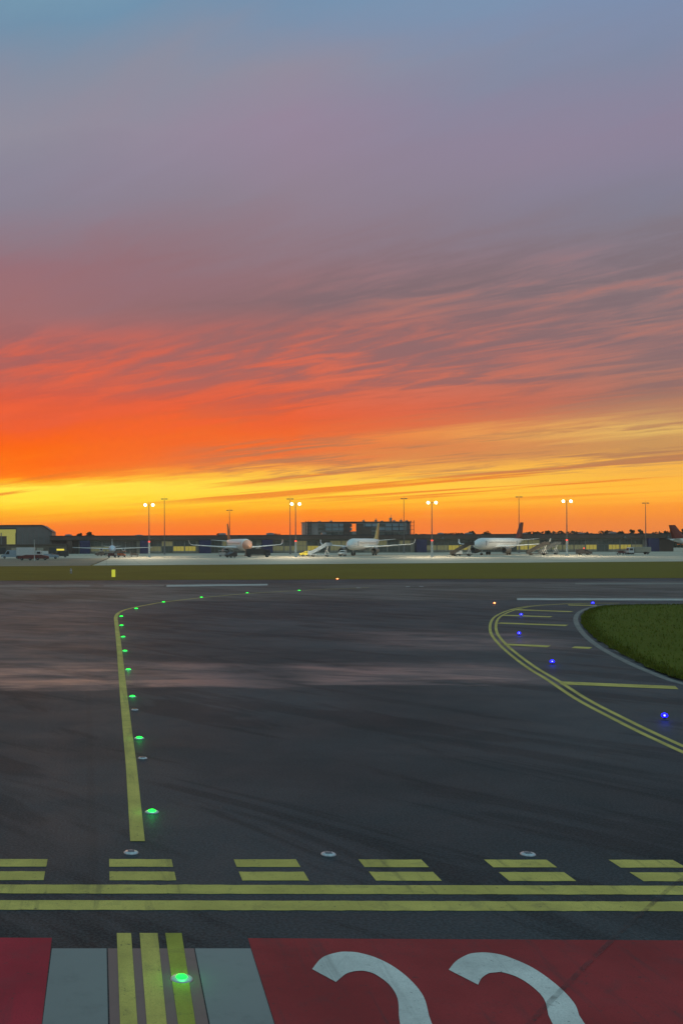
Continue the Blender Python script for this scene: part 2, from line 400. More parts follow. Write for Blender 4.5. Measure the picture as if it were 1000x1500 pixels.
# island of mown grass with its pale edging
isl = [(1000, 887.5), (960, 887.8), (915, 888.2), (885, 889.8), (865, 894), (854, 900), (850.5, 908), (852, 915.5), (858, 924), (868, 934), (884, 945), (905, 957), (930, 970.5), (956, 983), (980, 992.5), (1000, 998.5), (1030, 1007)]
iw = smooth_path([G(*p) for p in isl], 6)
far = [(60, iw[-1][1] - 4), (90, iw[0][1]), (60, iw[0][1] + .3)]
jag = [(x + random.uniform(-.07, .07), y + random.uniform(-.12, .12)) for x, y in iw]
structure('grass_island', MB().poly(jag + far, .05), M['lawn'])
bor = smooth_path([G(*p) for p in [(1000, 884.6), (930, 885.2), (885, 887), (862, 891.5), (848, 898), (843, 906), (844.5, 915), (851.5, 926), (862, 937), (878, 949), (900, 961.5), (927, 975), (955, 987), (982, 997.5), (1020, 1008), (1060, 1017)]], 6)
structure('island_edging', MB().ribbon(bor, .26, .006).ribbon(bor, .14, .006, .42), M['greywhite'])
# blades standing along the near rim of the island and across it
bl = MB()
def inside(x, y):
    c = False; pts = jag + far
    for i in range(len(pts)):
        (xa, ya), (xb, yb) = pts[i - 1], pts[i]
        if (ya > y) != (yb > y) and x < (xb - xa) * (y - ya) / (yb - ya) + xa: c = not c
    return c
n = 0
while n < 15000:
    if random.random() < .3:
        q = random.choice(iw); x, y = q[0] + abs(random.gauss(0, .35)), q[1] + random.gauss(0, .3)
    else: x, y = random.uniform(14, 44), random.uniform(34, 78)
    if not inside(x, y): continue
    n += 1; a = random.uniform(0, 6.28); w = random.uniform(.015, .035); h = random.uniform(.05, .16)
    lx, ly = random.uniform(-.06, .06), random.uniform(-.06, .06); c, s_ = math.cos(a) * w, math.sin(a) * w
    bl.add([(x - c, y - s_, .04), (x + c, y + s_, .04), (x + lx, y + ly, .04 + h)], [(0, 1, 2)])
tag(bl.build('grass', M['blade']), 'short green grass blades covering the island beside the taxiway', kind='stuff')

# ------------------------------------------------------------------ painted markings (each sheet 4 mm above what it lies on)
def marking(name, mb, mat, label): return structure(name, mb, mat, label)
SK = -.018                                           # the holding line is not quite square to the centreline
def strip(mb, x0, x1, ya, yb, z):                    # hand painted edges wander by a few millimetres
    n = max(2, int((x1 - x0) / .11)); j = lambda: random.gauss(0, .0045)
    xs = [x0 + (x1 - x0) * i / n for i in range(n + 1)]
    vs = [v for i, x in enumerate(xs) for e in ((j() if i in (0, n) else 0),) for v in ((x + e, ya + SK * x + j(), z), (x + e, yb + SK * x + j(), z))]
    return mb.add(vs, [(2 * i, 2 * i + 2, 2 * i + 3, 2 * i + 1) for i in range(n)])
def yv(py): return F * H / (py - CY)
hold = MB()
for a_, b_ in ((1310.5, 1297.5), (1334.5, 1320.5)): strip(hold, -30, 30, yv(a_), yv(b_), .004)
marking('holding_line', hold, M['yellow'], 'two unbroken yellow lines across the taxiway')
dash = MB()
for k in range(-12, 12):
    for a_, b_ in ((1271.2, 1260), (1291, 1278)):
        strip(dash, .035 + 1.803 * k, .035 + 1.803 * k + .90, yv(a_), yv(b_), .004)
marking('dashed_holding_line', dash, M['yellow'], 'double row of yellow dashes beyond the unbroken lines')
cl = [G(*p) for p in [(201.5, 1234), (192, 1120), (183.2, 1040), (178.8, 995), (174.5, 950), (170.6, 915)]] + [G(*p) for p in [(169.6, 906), (172.5, 900), (181, 895), (199, 890.2), (218, 886.6), (239, 883), (295, 876.5), (361.5, 870.5), (440, 865.8), (540, 861.5)]]
cl = cl[:1] + smooth_path(cl[1:], 6)
marking('taxiway_centreline', MB().ribbon(cl, .225, .0085), M['yellow'], 'yellow centreline running straight out then bending right onto the runway')
# inner column: three stripes on a brown strip between pale slabs
def quad(mb, pts, z): return mb.poly([G(*p) for p in pts], z)
def ext(p, q, y=1640): 
    (xa, ya), (xb, yb) = G(*p), G(*q); k = (4.0 - ya) / (yb - ya); return (xa + (xb - xa) * k, 4.0)
def column(mb, a_, b_, c_, d_, z):                   # a b the far edge, c d the same edges at the bottom of the view
    return mb.poly([G(*a_), G(*b_), ext(b_, d_), ext(a_, c_)], z)
structure('brown_strip', column(MB(), (158, 1391), (284, 1391), (160.5, 1490), (303, 1490), .004), M['brown'])
structure('pale_slab', column(MB(), (76, 1391), (156, 1391), (63.5, 1490), (158, 1490), .004), M['slab'], 'pale grey slab beside the left red panel')
structure('pale_slab', column(MB(), (285.5, 1391), (367, 1391), (305, 1490), (398, 1490), .004), M['slab'], 'pale grey slab beside the wide red panel')
for (a_, b_, c_, d_), mat, lab in ((((171, 1369), (192, 1369), (175.5, 1490), (200.5, 1490)), 'yellow', 'left yellow stripe on the brown strip'),
                             (((204.5, 1369), (231, 1369), (214, 1490), (243, 1490)), 'yellow', 'middle yellow stripe on the brown strip'),
                             (((242, 1369), (266, 1369), (259, 1490), (284.5, 1490)), 'olive', 'darker olive stripe with the green light on it')):
    marking('yellow_stripe', column(MB(), a_, b_, c_, d_, .009), M[mat], lab)
marking('red_panel', column(MB(), (-400, 1374), (76, 1375.5), (-600, 1490), (62.5, 1490), .004), M['red_bright'], 'plain red painted panel at the left edge')
marking('red_panel', column(MB(), (363, 1376), (1700, 1383), (399, 1490), (2000, 1490), .004), M['red'], 'wide red painted panel carrying the white number 22')
def digit(outer, inner, x):                          # figure 2: crest traced, foot completed in world units
    o = smooth_path([G(*p) for p in outer], 5); i = smooth_path([G(*p) for p in inner], 5)
    xr = o[-1][0]; xl = xr - 1.02
    o += [(xr - .04, 10.05), (xr - .12, 9.75), (xr - .25, 9.42), (xr - .45, 8.95), (xr - .60, 8.55), (xr + .03, 8.55), (xr + .03, 7.95), (xl, 7.95), (xl, 8.3), (xl + .18, 8.75), (xl + .40, 9.3), (xl + .58, 9.75), (xl + .67, 10.05)]
    return MB().poly(o + i[::-1], .009)
d1 = digit([(457, 1422), (472, 1405), (495, 1397.3), (512, 1396.6), (527, 1398.3), (550, 1405), (575, 1417.5), (600, 1437), (620, 1462), (628, 1490)],
           [(492, 1441), (505, 1430), (515, 1426), (525, 1424.6), (535, 1425), (550, 1430), (570, 1445), (582, 1465), (584, 1490)], 0)
d2 = digit([(657, 1423), (668, 1410), (685, 1400.5), (698, 1398), (712, 1397.7), (728, 1399.7), (745, 1404.5), (780, 1420), (815, 1445), (840, 1471), (848, 1490)],
           [(700, 1445), (705, 1435.5), (715, 1428.5), (725, 1427), (737, 1427), (760, 1435), (782, 1450), (797, 1467), (803, 1490)], 0)
marking('painted_digit', d1, M['white'], 'white figure 2 painted on red, the one nearer the slab')
marking('painted_digit', d2, M['white'], 'white figure 2 painted on red, the one further right')
# double yellow edge line sweeping round and the bars of the closed shoulder
dl = smooth_path([G(*p) for p in [(905, 884.2), (860, 884.4), (818, 885.6), (772, 889), (744.5, 895), (725, 904), (718, 915), (719, 929), (731, 945), (750, 962), (774, 980), (801, 996.5), (843, 1024.5), (895, 1052.5), (947, 1078.5), (1000, 1103)]], 6)
ex = Vector(dl[-1]) - Vector(dl[-4]); ex.normalize()
dl += [tuple(Vector(dl[-1]) + ex * ((dl[-1][1] - 16.4) / -ex.y))]   # stops just short of the holding line
marking('double_edge_line', MB().ribbon(dl, .14, .004).ribbon(dl, .14, .004, .30), M['yellow'], 'pair of thin yellow lines curving round the barred shoulder')
def bar(pts, w, lab):
    a_, b_ = Vector(G(*pts[0])), Vector(G(*pts[1])); d = (b_ - a_).normalized()
    marking('shoulder_bar', MB().ribbon([a_, b_], w, .0085), M['yellow'], lab)
bar([(820, 1001.5), (991, 1008.5)], .80, 'longest yellow bar, nearest on the barred shoulder')
bar([(739, 945), (804, 948)], .85, 'second yellow bar, left piece')
bar([(839, 949.2), (865, 950.4)], .85, 'short worn right piece of the second yellow bar')
bar([(730, 913.6), (830, 917.2)], .95, 'third yellow bar on the shoulder')
bar([(737, 902.2), (807, 904.6)], .95, 'fourth yellow bar on the shoulder')
bar([(752, 894), (837, 897)], .95, 'fifth yellow bar on the shoulder')
bar([(832, 887.2), (874, 887.8)], 1.1, 'farthest yellow bar by the tip of the grass island')
marking('runway_edge_line', MB().poly([G(757, 880.0), G(1400, 881.6), G(1400, 879.0), G(757, 877.2)], .009), M['edgewhite'], 'white line along the near side of the runway')
marking('runway_edge_line', MB().poly([G(842, 857.0), G(1500, 856.5), G(1500, 854.4), G(842, 854.8)], .009), M['greywhite'], 'white line along the far side of the runway, right stretch')
marking('runway_edge_line', MB().poly([G(-900, 861.5), G(132, 860.2), G(132, 858.2), G(-900, 859.4)], .009), M['greywhite'], 'white line along the far side of the runway, left end')
marking('runway_edge_line', MB().poly([G(152, 860.0), G(240, 859.4), G(240, 857.8), G(152, 858.3)], .009), M['greywhite'], 'faint short white dash along the far side of the runway')
marking('runway_edge_line', MB().poly([G(244, 860.4), G(392, 858.4), G(392, 856.2), G(244, 857.6)], .009), M['edgewhite'], 'brighter white dash along the far side of the runway')
# bitumen sealed joint running across the paint
sm_, st, sb, so_ = material('bitumen seam')
sb.inputs['Base Color'].default_value = (.012, .013, .014, 1); sb.inputs['Roughness'].default_value = .5
tr = st.new('ShaderNodeBsdfTransparent'); mx = st.new('ShaderNodeMixShader')
sp = st.new('ShaderNodeNewGeometry').outputs['Position']
st.put(mx.inputs[0], st.remap(st.noise(sp, 4.0, 6, .7), .38, .62, .08, .36))
st.l.new(tr.outputs[0], mx.inputs[1]); st.l.new(sb.outputs[0], mx.inputs[2]); st.l.new(mx.outputs[0], so_.inputs[0])
seam = smooth_path([G(*p) for p in [(1012, 1281), (985, 1300), (940, 1340), (900, 1376), (850, 1425), (800, 1476), (770, 1508)]], 4)
structure('sealed_joint', MB().ribbon(seam, .06, .014), sm_, 'dark sealed joint crossing the yellow lines and red panel')

# ------------------------------------------------------------------ lights set in the pavement
def pool(o, z, col, w):              # the real light each lamp throws on the pavement round it
    l = bpy.data.lights.new('lamp_light', 'POINT'); l.energy = w; l.color = col; l.shadow_soft_size = .05
    q = bpy.data.objects.new('lamp_light', l); COL.objects.link(q); q.parent = o; q.location = (0, -.02, z)
def inset(name, label, px, py, lit, group, r=.12, k=1.0):
    x, y = G(px, py)
    o = thing(name, label, 'pavement light', (x, y, 0), 0, group)
    MB().lathe([(r, .0), (r, .010), (r * .86, .022), (r * .5, .026), (.001, .026)], 24).build('housing', M['ring'], o)
    if lit:
        MB().lathe([(.07 * k, .024), (.07 * k, .032), (.055 * k, .044), (.025 * k, .052), (.001, .054)], 16).build('lens', M[lit], o)
        pool(o, .13, (.02, 1, .12), 1.1)
    else:
        MB().box(-.05, .05, -.045, -.015, .022, .034, bev=.006).build('lens', M['lens'], o)
        MB().box(-.05, .05, .015, .045, .022, .034, bev=.006).build('lens', M['lens'], o)
    return o
gl = [(266, 1436, 'lit green pavement light on the olive stripe, nearest of the green lights'),
      (222.5, 1191, 'lit green pavement light beside the near end of the yellow centreline'),
      (204, 1083, 'second green light up the straight centreline from the dashes'),
      (194, 1022, 'third green light up the straight centreline from the dashes'),
      (188, 982.5, 'fourth green light up the straight centreline from the dashes'),
      (183, 955, 'fifth green light up the straight centreline from the dashes'),
      (180.3, 934.3, 'sixth green light up the straight centreline from the dashes'),
      (178, 917.5, 'seventh green light, second to last before the bend'),
      (177.7, 904, 'eighth green light, just short of where the centreline bends'),
      (199.5, 892.5, 'green light just past the bend, first on the curve'),
      (239.5, 883, 'second green light on the curve towards the runway'),
      (295, 876, 'third green light on the curve towards the runway'),
      (362, 869.6, 'fourth green light on the curve towards the runway'),
      (438, 866, 'last and farthest green light, out on the runway')]
for i, (px, py, lab) in enumerate(gl): inset('pavement_light', lab, px, py, 'green_lamp', 'green lights along the yellow centreline', k=.85 + min(.9, i * .10))
for px, py, lab in ((192, 1250.5, 'unlit grey pavement light just beyond the dashes, at the end of the centreline'),
                    (481, 1253, 'unlit grey pavement light beyond the dashes, middle one of three'),
                    (773, 1253, 'unlit grey pavement light beyond the dashes, farthest right of three')):
    inset('pavement_light', lab, px, py, None, 'unlit lights beyond the dashed line', r=.11)
for px, py, lab in ((209, 1112, 'unlit pavement light beside the centreline, between the first and second green lights'),
                    (197.5, 1041, 'unlit pavement light beside the centreline, just before the third green light')):
    inset('pavement_light', lab, px, py, None, 'unlit lights beside the centreline', r=.10)
for px, py, lab in ((525, 862, 'small pale unlit runway light, first past the green lights'), (597, 860.3, 'small pale unlit runway light, left of a close pair'), (617, 860, 'small pale unlit runway light, right of a close pair')):
    inset('pavement_light', lab, px, py, None, 'unlit runway lights', r=.22)
def edge_light(label, px, py, lamp, core, group, k=1.0, cat='edge light'):
    y = F * (H - .125) / uv(px, py)[1]; x = uv(px, py)[0] / F * y
    o = thing('edge_light', label, cat, (x, y, 0), 0, group)
    MB().lathe([(.10, 0), (.10, .012), (.05, .03), (.001, .03)], 20).build('base', M['darksteel'], o)
    MB().lathe([(.035, .03), (.03, .04), (.03, .07), (.05, .075), (.001, .076)], 12).build('stem', M['darksteel'], o)
    d = MB().lathe([(.05 * k, .076), (.068 * k, .09), (.072 * k, .125), (.060 * k, .155), (.03 * k, .175), (.001, .18)], 16).build('lamp', M[lamp], o)
    pool(o, .2, (.02, .02, 1) if core else (1, .4, .15), 2.0 if core else .6)
    if core: MB().lathe([(.001, .10), (.018, .106), (.026, .125), (.018, .144), (.001, .15)], 10, M=Matrix.Translation((-x / y * .055 * k, -.055 * k, 0))).build('bright_core', M[core], d)
for px, py, k, lab in ((973, 1048.5, 1.1, 'nearest blue edge light, low on the barred shoulder'),
                    (808.5, 969.5, 1.2, 'second nearest blue edge light, between the first and second yellow bars'),
                    (760, 928, 1.1, 'blue edge light between the second and third yellow bars'),
                    (763, 900.5, 1.25, 'blue edge light among the far yellow bars'),
                    (868, 883.7, 1.5, 'farthest blue edge light, by the tip of the grass island')):
    edge_light(lab, px, py, 'blue_lamp', 'blue_core', 'blue lights on the barred shoulder', k)
edge_light('small amber light standing on the runway side beyond the curved lines', 724, 884, 'amber_lamp', None, 'amber runway lights', 1.0, 'runway light')
edge_light('small amber light at the edge of the grass verge', 494, 848.5, 'amber_lamp', None, 'amber runway lights', 1.9, 'runway light')
# marker board and post on the verge
x, y = G(166.2, 846.5)
o = thing('marker_board', 'upright bright yellow marker board standing on the grass verge', 'marker board', (x, y, 0))
MB().box(-.25, .25, -.03, .03, .05, 1.05, bev=.02).build('panel', glow('yellow marker panel with added glow', (.8, .8, .06), .55), o)  # emission added to brighten a reflective board, not a lamp
for s in (-.16, .16): MB().tube([(s, .05, -.05), (s, .05, .95)], .025).build('leg', M['steel'], o)
x, y = G(104, 841)
o = thing('marker_post', 'small pale grey post standing on the grass verge', 'post', (x, y, 0))
MB().lathe([(.16, 0), (.15, .5), (.12, .72), (.06, .8), (.001, .81)], 14).build('post', simple('grey plastic', (.33, .30, .27), .6, .1), o)
MB().lathe([(.164, .42), (.158, .54)], 14, cap=False).build('band', M['white'], o)

# thin evening haze over the field
hm, ht, hb, ho = material('evening haze')
ht.n.remove(hb); hv = ht.new('ShaderNodeVolumePrincipled'); hv.inputs['Color'].default_value = (.95, .86, .72, 1); hv.inputs['Density'].default_value = .00015
ht.l.new(hv.outputs[0], ho.inputs['Volume'])
tag(MB().box(-1450, 1450, -250, 1550, -1.1, 34).build('haze', hm), 'thin pale evening haze lying over the airfield', kind='stuff')

# ================================================================== BEYOND THE RUNWAY
def at(px, py): x, y = G(px, py); return (x, y, .05)
M['hull'] = simple('white aircraft paint', (.74, .74, .72), .35, .05, .6)
M['belly'] = simple('grey aircraft paint', (.48, .49, .50), .4, .06, .6)
M['fin_maroon'] = simple('maroon fin paint', (.09, .018, .025), .4, .1)
M['fin_gold'] = simple('pale gold fin paint', (.58, .42, .16), .4, .1)
M['fin_orange'] = simple('rust fin paint', (.33, .10, .04), .4, .1)
M['fin_red'] = simple('red fin paint', (.20, .03, .02), .4, .1)
M['tint'] = simple('dark glazing', (.02, .022, .026), .12, .1)
M['fan'] = simple('dark engine fan', (.02, .02, .022), .4, .2)
M['blue_nose'] = simple('pale blue aircraft paint', (.42, .52, .62), .4, .08)
M['peach'] = simple('orange nose paint', (.62, .34, .24), .45, .1)

wm, wt, wb_, wo = material('row of cabin windows')
wf = wt.math('FRACT', wt.math('MULTIPLY', wt.sep(wt.new('ShaderNodeTexCoord').outputs['Object'])[1], 1 / .76))
wt.put(wb_.inputs['Base Color'], wt.mix(wt.band(wf, .28, .32, .62, .66), (.74, .74, .72), (.02, .022, .026))); wb_.inputs['Roughness'].default_value = .35
M['window_row'] = wm
M['nacelle'] = simple('dark grey engine paint', (.10, .095, .09), .4, .1)
def wing_loft(mb, st, M_=None):      # st: (x, y_le, y_te, z, thickness)
    rings = []
    for x, a, b, z, th in st:
        c = b - a
        rings.append([(x, a, z), (x, a + c * .12, z + th * .5), (x, a + c * .4, z + th * .6), (x, a + c * .75, z + th * .25), (x, b, z), (x, a + c * .7, z - th * .25), (x, a + c * .35, z - th * .45), (x, a + c * .1, z - th * .35)])
    return mb.loft(rings, True, True, M_)
def fin_loft(mb, st):                # st: (z, y_le, y_te, thickness)
    rings = []
    for z, a, b, th in st:
        c = b - a
        rings.append([(0, a, z), (th * .5, a + c * .2, z), (th * .5, a + c * .55, z), (0, b, z), (-th * .5, a + c * .55, z), (-th * .5, a + c * .2, z)])
    return mb.loft(rings, True, True)
def gear(root, name, x, y, top, r, gap, w):
    g = MB().tube([(x, y, r), (x, y, top)], .11).tube([(x, y + .05, r + .4), (x, y + .8, top)], .06).tube([(x - gap, y, r), (x + gap, y, r)], .07).build(name, M['steel'], root)
    for s in (-1, 1): MB().lathe([(r * .55, -w), (r * .92, -w), (r, -w * .6), (r, w * .6), (r * .92, w), (r * .55, w)], 18, 'X', Matrix.Translation((x + s * gap, y, r))).build('wheel', M['rubber'], g)
def jet(name, label, loc, rz, fin, group, nose=None):
    o = thing(name, label, 'airliner', loc, rz, group)
    def ring(y, rx, rz_, zc, n=24): return [(math.sin(2 * math.pi * k / n) * rx, y, zc + math.cos(2 * math.pi * k / n) * rz_) for k in range(n)]
    sec = [(-16.6, .03, .03, 3.45), (-16.45, .45, .42, 3.47), (-15.9, .85, .82, 3.55), (-15.1, 1.22, 1.2, 3.68), (-14.0, 1.58, 1.58, 3.8), (-12.6, 1.85, 1.9, 3.9), (-11, 1.97, 2.05, 3.95), (8, 1.97, 2.05, 3.95), (11, 1.85, 1.9, 4.1), (14, 1.5, 1.5, 4.45), (17, 1.0, 1.0, 4.85), (19.6, .5, .55, 5.15), (21, .18, .22, 5.3)]
    b = MB().loft([ring(*s) for s in sec][::-1])
    fu = b.build('fuselage', M['hull'], o)
    # belly fairing under the wing box
    MB().loft([ring(y, rx, rz_, 2.75) for y, rx, rz_ in ((6.5, .3, .25), (5, 1.7, .9), (2, 2.0, 1.05), (-3, 2.0, 1.0), (-5, 1.5, .8), (-6.5, .3, .2))]).build('belly_fairing', M['belly'], o)
    if nose: MB().loft([ring(y, rx + .015, rz_ + .015, zc) for y, rx, rz_, zc in [(-13.3, 1.74, 1.76, 3.86)] + [(s[0] - .012, s[1], s[2], s[3]) for s in sec[4::-1]]]).build('nose_band', nose, fu)
    ws = MB()                        # cockpit panes
    for s in (-1, 1):
        for u0, u1 in ((.05, .52), (.56, .95)):
            q = []
            for u, yy, zz_ in ((u0, -15.35 + .9 * u0 ** 1.5, 4.32), (u1, -15.35 + .9 * u1 ** 1.5, 4.32), (u1 * .93, -14.72 + .75 * u1 ** 1.5, 4.88), (u0 * .93, -14.72 + .75 * u0 ** 1.5, 4.88)):
                # push the pane out to the skin
                rr = 1.22 + (yy + 15.1) * .33; zc = 3.68 + (yy + 15.1) * .11
                xx = math.sqrt(max(.0, rr * rr - (zz_ - zc) ** 2)); q.append((s * min(u * 1.25, xx + .02), yy - .03, zz_ + .02))
            ws.add(q, [(0, 1, 2, 3) if s > 0 else (3, 2, 1, 0)])
    ws.build('windscreen', M['tint'], o)
    for s in (-1, 1):
        z0, z1 = 4.25, 4.66
        MB().add([(s * 1.99, -9.6, z0), (s * 1.99, 10.4, z0), (s * 1.958, 10.4, z1), (s * 1.958, -9.6, z1)], [(0, 1, 2, 3) if s > 0 else (3, 2, 1, 0)]).build('cabin_window_row', M['window_row'], o)
        for y0 in (-11.9, 12.0):
            rr = 1.99 if y0 < 0 else 1.80
            MB().box(min(s * (rr - .12), s * (rr + .015)), max(s * (rr - .12), s * (rr + .015)), y0, y0 + .85, 3.3, 5.05 if y0 < 0 else 5.0, bev=.04).build('door', M['belly'], o)
        wing_loft(MB(), [(s * 1.5, -4.6, 3.2, 2.85, .85), (s * 6.0, -1.9, 3.0, 3.15, .5), (s * 16.2, 3.6, 5.2, 3.95, .2)][::1] + [(s * 16.9, 4.2, 5.5, 4.5, .12), (s * 17.1, 4.9, 5.7, 5.7, .06)]).build('wing', M['hull'], o)
        e = MB().lathe([(.78, -6.3), (1.0, -6.45), (1.12, -6.2), (1.2, -5.2), (1.14, -3.6), (.92, -2.6), (.72, -2.0)], 22, 'Y', Matrix.Translation((s * 5.75, 0, 1.72)), cap=False)
        en = e.build('engine', M['nacelle'], o)
        MB().lathe([(.001, -5.75), (.12, -5.9), (.78, -5.72), (.8, -6.3)], 22, 'Y', Matrix.Translation((s * 5.75, 0, 1.72)), cap=False).build('fan', M['fan'], en)
        MB().lathe([(.72, -2.05), (.5, -1.6), (.25, -1.0), (.01, -.8)], 16, 'Y', Matrix.Translation((s * 5.75, 0, 1.72)), cap=False).build('exhaust_cone', M['darksteel'], en)
        MB().box(s * 5.75 - .14, s * 5.75 + .14, -5.0, -1.4, 2.75, 3.2, bev=.08).build('pylon', M['belly'], o)
        wing_loft(MB(), [(s * .3, 16.3, 19.9, 5.2, .35), (s * 6.2, 19.6, 21.0, 5.75, .12)]).build('tailplane', M['hull'], o)
        gear(o, 'main_gear', s * 3.8, 1.4, 2.7, .58, .46, .2)
    gear(o, 'nose_gear', 0, -11.3, 2.3, .38, .25, .11)
    fin_loft(MB(), [(5.3, 12.2, 20.0, .5), (6.6, 15.0, 20.4, .42), (11.8, 18.9, 21.6, .18)]).build('tail_fin', fin, o)
    return o
grp = 'airliners parked in front of the terminal'
def jet_at(px, py, rz): x, y, z = at(px, py); return (x, y, z)
# viewer's line to each aircraft is a little off north: headings are world angles
jet('parked_airliner', 'white airliner with an orange nose and thin rust coloured tail fin', jet_at(350, 815.2, 0), R(12 - 7) * 1 + R(0) , M['fin_orange'], grp, M['peach'])
jet('parked_airliner', 'white airliner with a pale gold tail fin in front of the tall glazed block', jet_at(531, 814.6, 0), R(-17 - 13) + R(0), M['fin_gold'], grp)
jet('parked_airliner', 'white airliner with a tall maroon tail fin, next to the floodlight mast behind its tail', jet_at(727, 813.6, 0), R(-26 - 20), M['fin_maroon'], grp)
jet('parked_airliner', 'airliner cut off by the right edge of the view, dark red fin tip', (P(989, 797, 470)[0] + 20.0, 470, .05), R(82), M['fin_red'], grp)

def regional(label, loc, rz):        # small low tailed jet seen nearly head on
    o = thing('small_aircraft', label, 'aircraft', loc, rz)
    def ring(y, r, zc, n=20): return [(math.sin(2 * math.pi * k / n) * r, y, zc + math.cos(2 * math.pi * k / n) * r) for k in range(n)]
    MB().loft([ring(*s) for s in [(-11, .02, 2.1), (-10.8, .3, 2.12), (-10.2, .65, 2.2), (-9.2, 1.0, 2.35), (-8, 1.25, 2.5), (-6.5, 1.34, 2.55), (5, 1.34, 2.55), (8, 1.1, 2.75), (10.5, .6, 3.0), (12, .15, 3.2)]][::-1]).build('fuselage', M['blue_nose'], o)
    for s in (-1, 1):
        wing_loft(MB(), [(s * .9, -1.8, 2.4, 2.5, .5), (s * 6, -.9, 1.9, 2.75, .32), (s * 15.2, .6, 1.8, 3.05, .14)]).build('wing', M['hull'], o)
        e = MB().lathe([(.35, -3.4), (.55, -3.45), (.62, -3.0), (.62, -1.2), (.4, -.2)], 16, 'Y', Matrix.Translation((s * 4.2, 0, 2.25)), cap=False).build('engine', M['belly'], o)
        MB().lathe([(.001, -3.3), (.4, -3.25), (.4, -3.4)], 16, 'Y', Matrix.Translation((s * 4.2, 0, 2.25)), cap=False).build('fan', M['fan'], e)
        wing_loft(MB(), [(s * .1, 9.4, 11.4, 3.3, .2), (s * 3.4, 10.3, 11.5, 3.6, .1)]).build('tailplane', M['hull'], o)
        MB().add([(s * .1, -9.66, 2.95), (s * .62, -9.35, 2.95), (s * .52, -8.9, 3.32), (s * .08, -9.1, 3.36)], [(0, 1, 2, 3) if s > 0 else (3, 2, 1, 0)]).build('windscreen', M['tint'], o)
        gear(o, 'main_gear', s * 2.6, .6, 2.3, .42, .28, .13)
    gear(o, 'nose_gear', 0, -8.2, 1.7, .3, .18, .08)
    fin_loft(MB(), [(3.4, 7.4, 11.6, .3), (6.4, 10.1, 12.2, .12)]).build('tail_fin', M['hull'], o)
regional('small pale blue aircraft seen head on with long straight wings, among baggage carts', at(164.5, 814.6), R(0))

# ------------------------------------------------------------------ terminal
M['fascia'] = simple('dark brown roof cladding', (.12, .082, .066), .6, .15, .2)
M['facade'] = simple('weathered grey cladding', (.36, .33, .26), .6, .2, .15)
M['bluewall'] = simple('dark blue wall panel', (.040, .038, .115), .5, .15, .3)
M['glazing'] = simple('grey green glazing', (.11, .118, .10), .15, .3, .08)
M['mullion'] = simple('window frames', (.20, .20, .19), .5, .1)
M['concrete_wall'] = simple('block concrete', (.30, .27, .26), .7, .2, .12)
M['glassblue'] = simple('slate blue glazing', (.24, .31, .35), .4, .35, .05)
M['cream'] = simple('cream panel', (.32, .27, .15), .6, .15)
TY = 480.0
def X(px, y=TY): return P(px, 797, y)[0]
tx0, tx1 = X(75), X(986)
term = thing('terminal', 'long low terminal with dark flat roof and yellow lit windows', 'terminal', ((tx0 + tx1) / 2, TY, 0))
ox = (tx0 + tx1) / 2
def tl(px): return X(px) - ox
wl = MB().box(tx0 - ox, tx1 - ox, 0, 26, 0, 6.0)
wall = wl.build('wall', M['facade'], term)
rf = MB().box(tx0 - ox - .6, tx1 - ox + .6, -1.6, 27, 6.0, 8.15, bev=.12).build('roof', M['fascia'], term)
MB().box(tx0 - ox - .7, tx1 - ox + .7, -1.7, -1.58, 7.86, 8.22).build('eaves_trim', M['darksteel'], rf)
for px in (100, 205, 330, 400, 478, 655, 700, 775, 860, 915):
    z = 8.14; w = random.uniform(.7, 1.9); h = random.uniform(.35, 1.0); yy = random.uniform(2, 12)
    MB().box(tl(px) - w, tl(px) + w, yy, yy + 2.4, z, z + h, bev=.08).box(tl(px) - w * .5, tl(px) + w * .5, yy + .5, yy + 1.6, z + h, z + h + .12).build('roof_plant', M['steel'], rf)
lit = {(213, 240): 'lit_dim', (250, 291): 'lit_window', (398, 425): 'lit_dim', (425, 446): 'lit_dim', (446, 466): 'lit_window', (622, 652): 'lit_dim', (652, 674): 'lit_window', (676, 692): 'lit_window', (750, 785): 'lit_window', (806, 848): 'lit_dim', (853, 873): 'lit_window', (884, 894): 'lit_dim', (897, 920): 'lit_window', (926, 941): 'lit_dim'}
blue = [(117, 132), (205, 219), (291, 308), (383, 398), (607, 622), (944, 960)]
px = 78.0
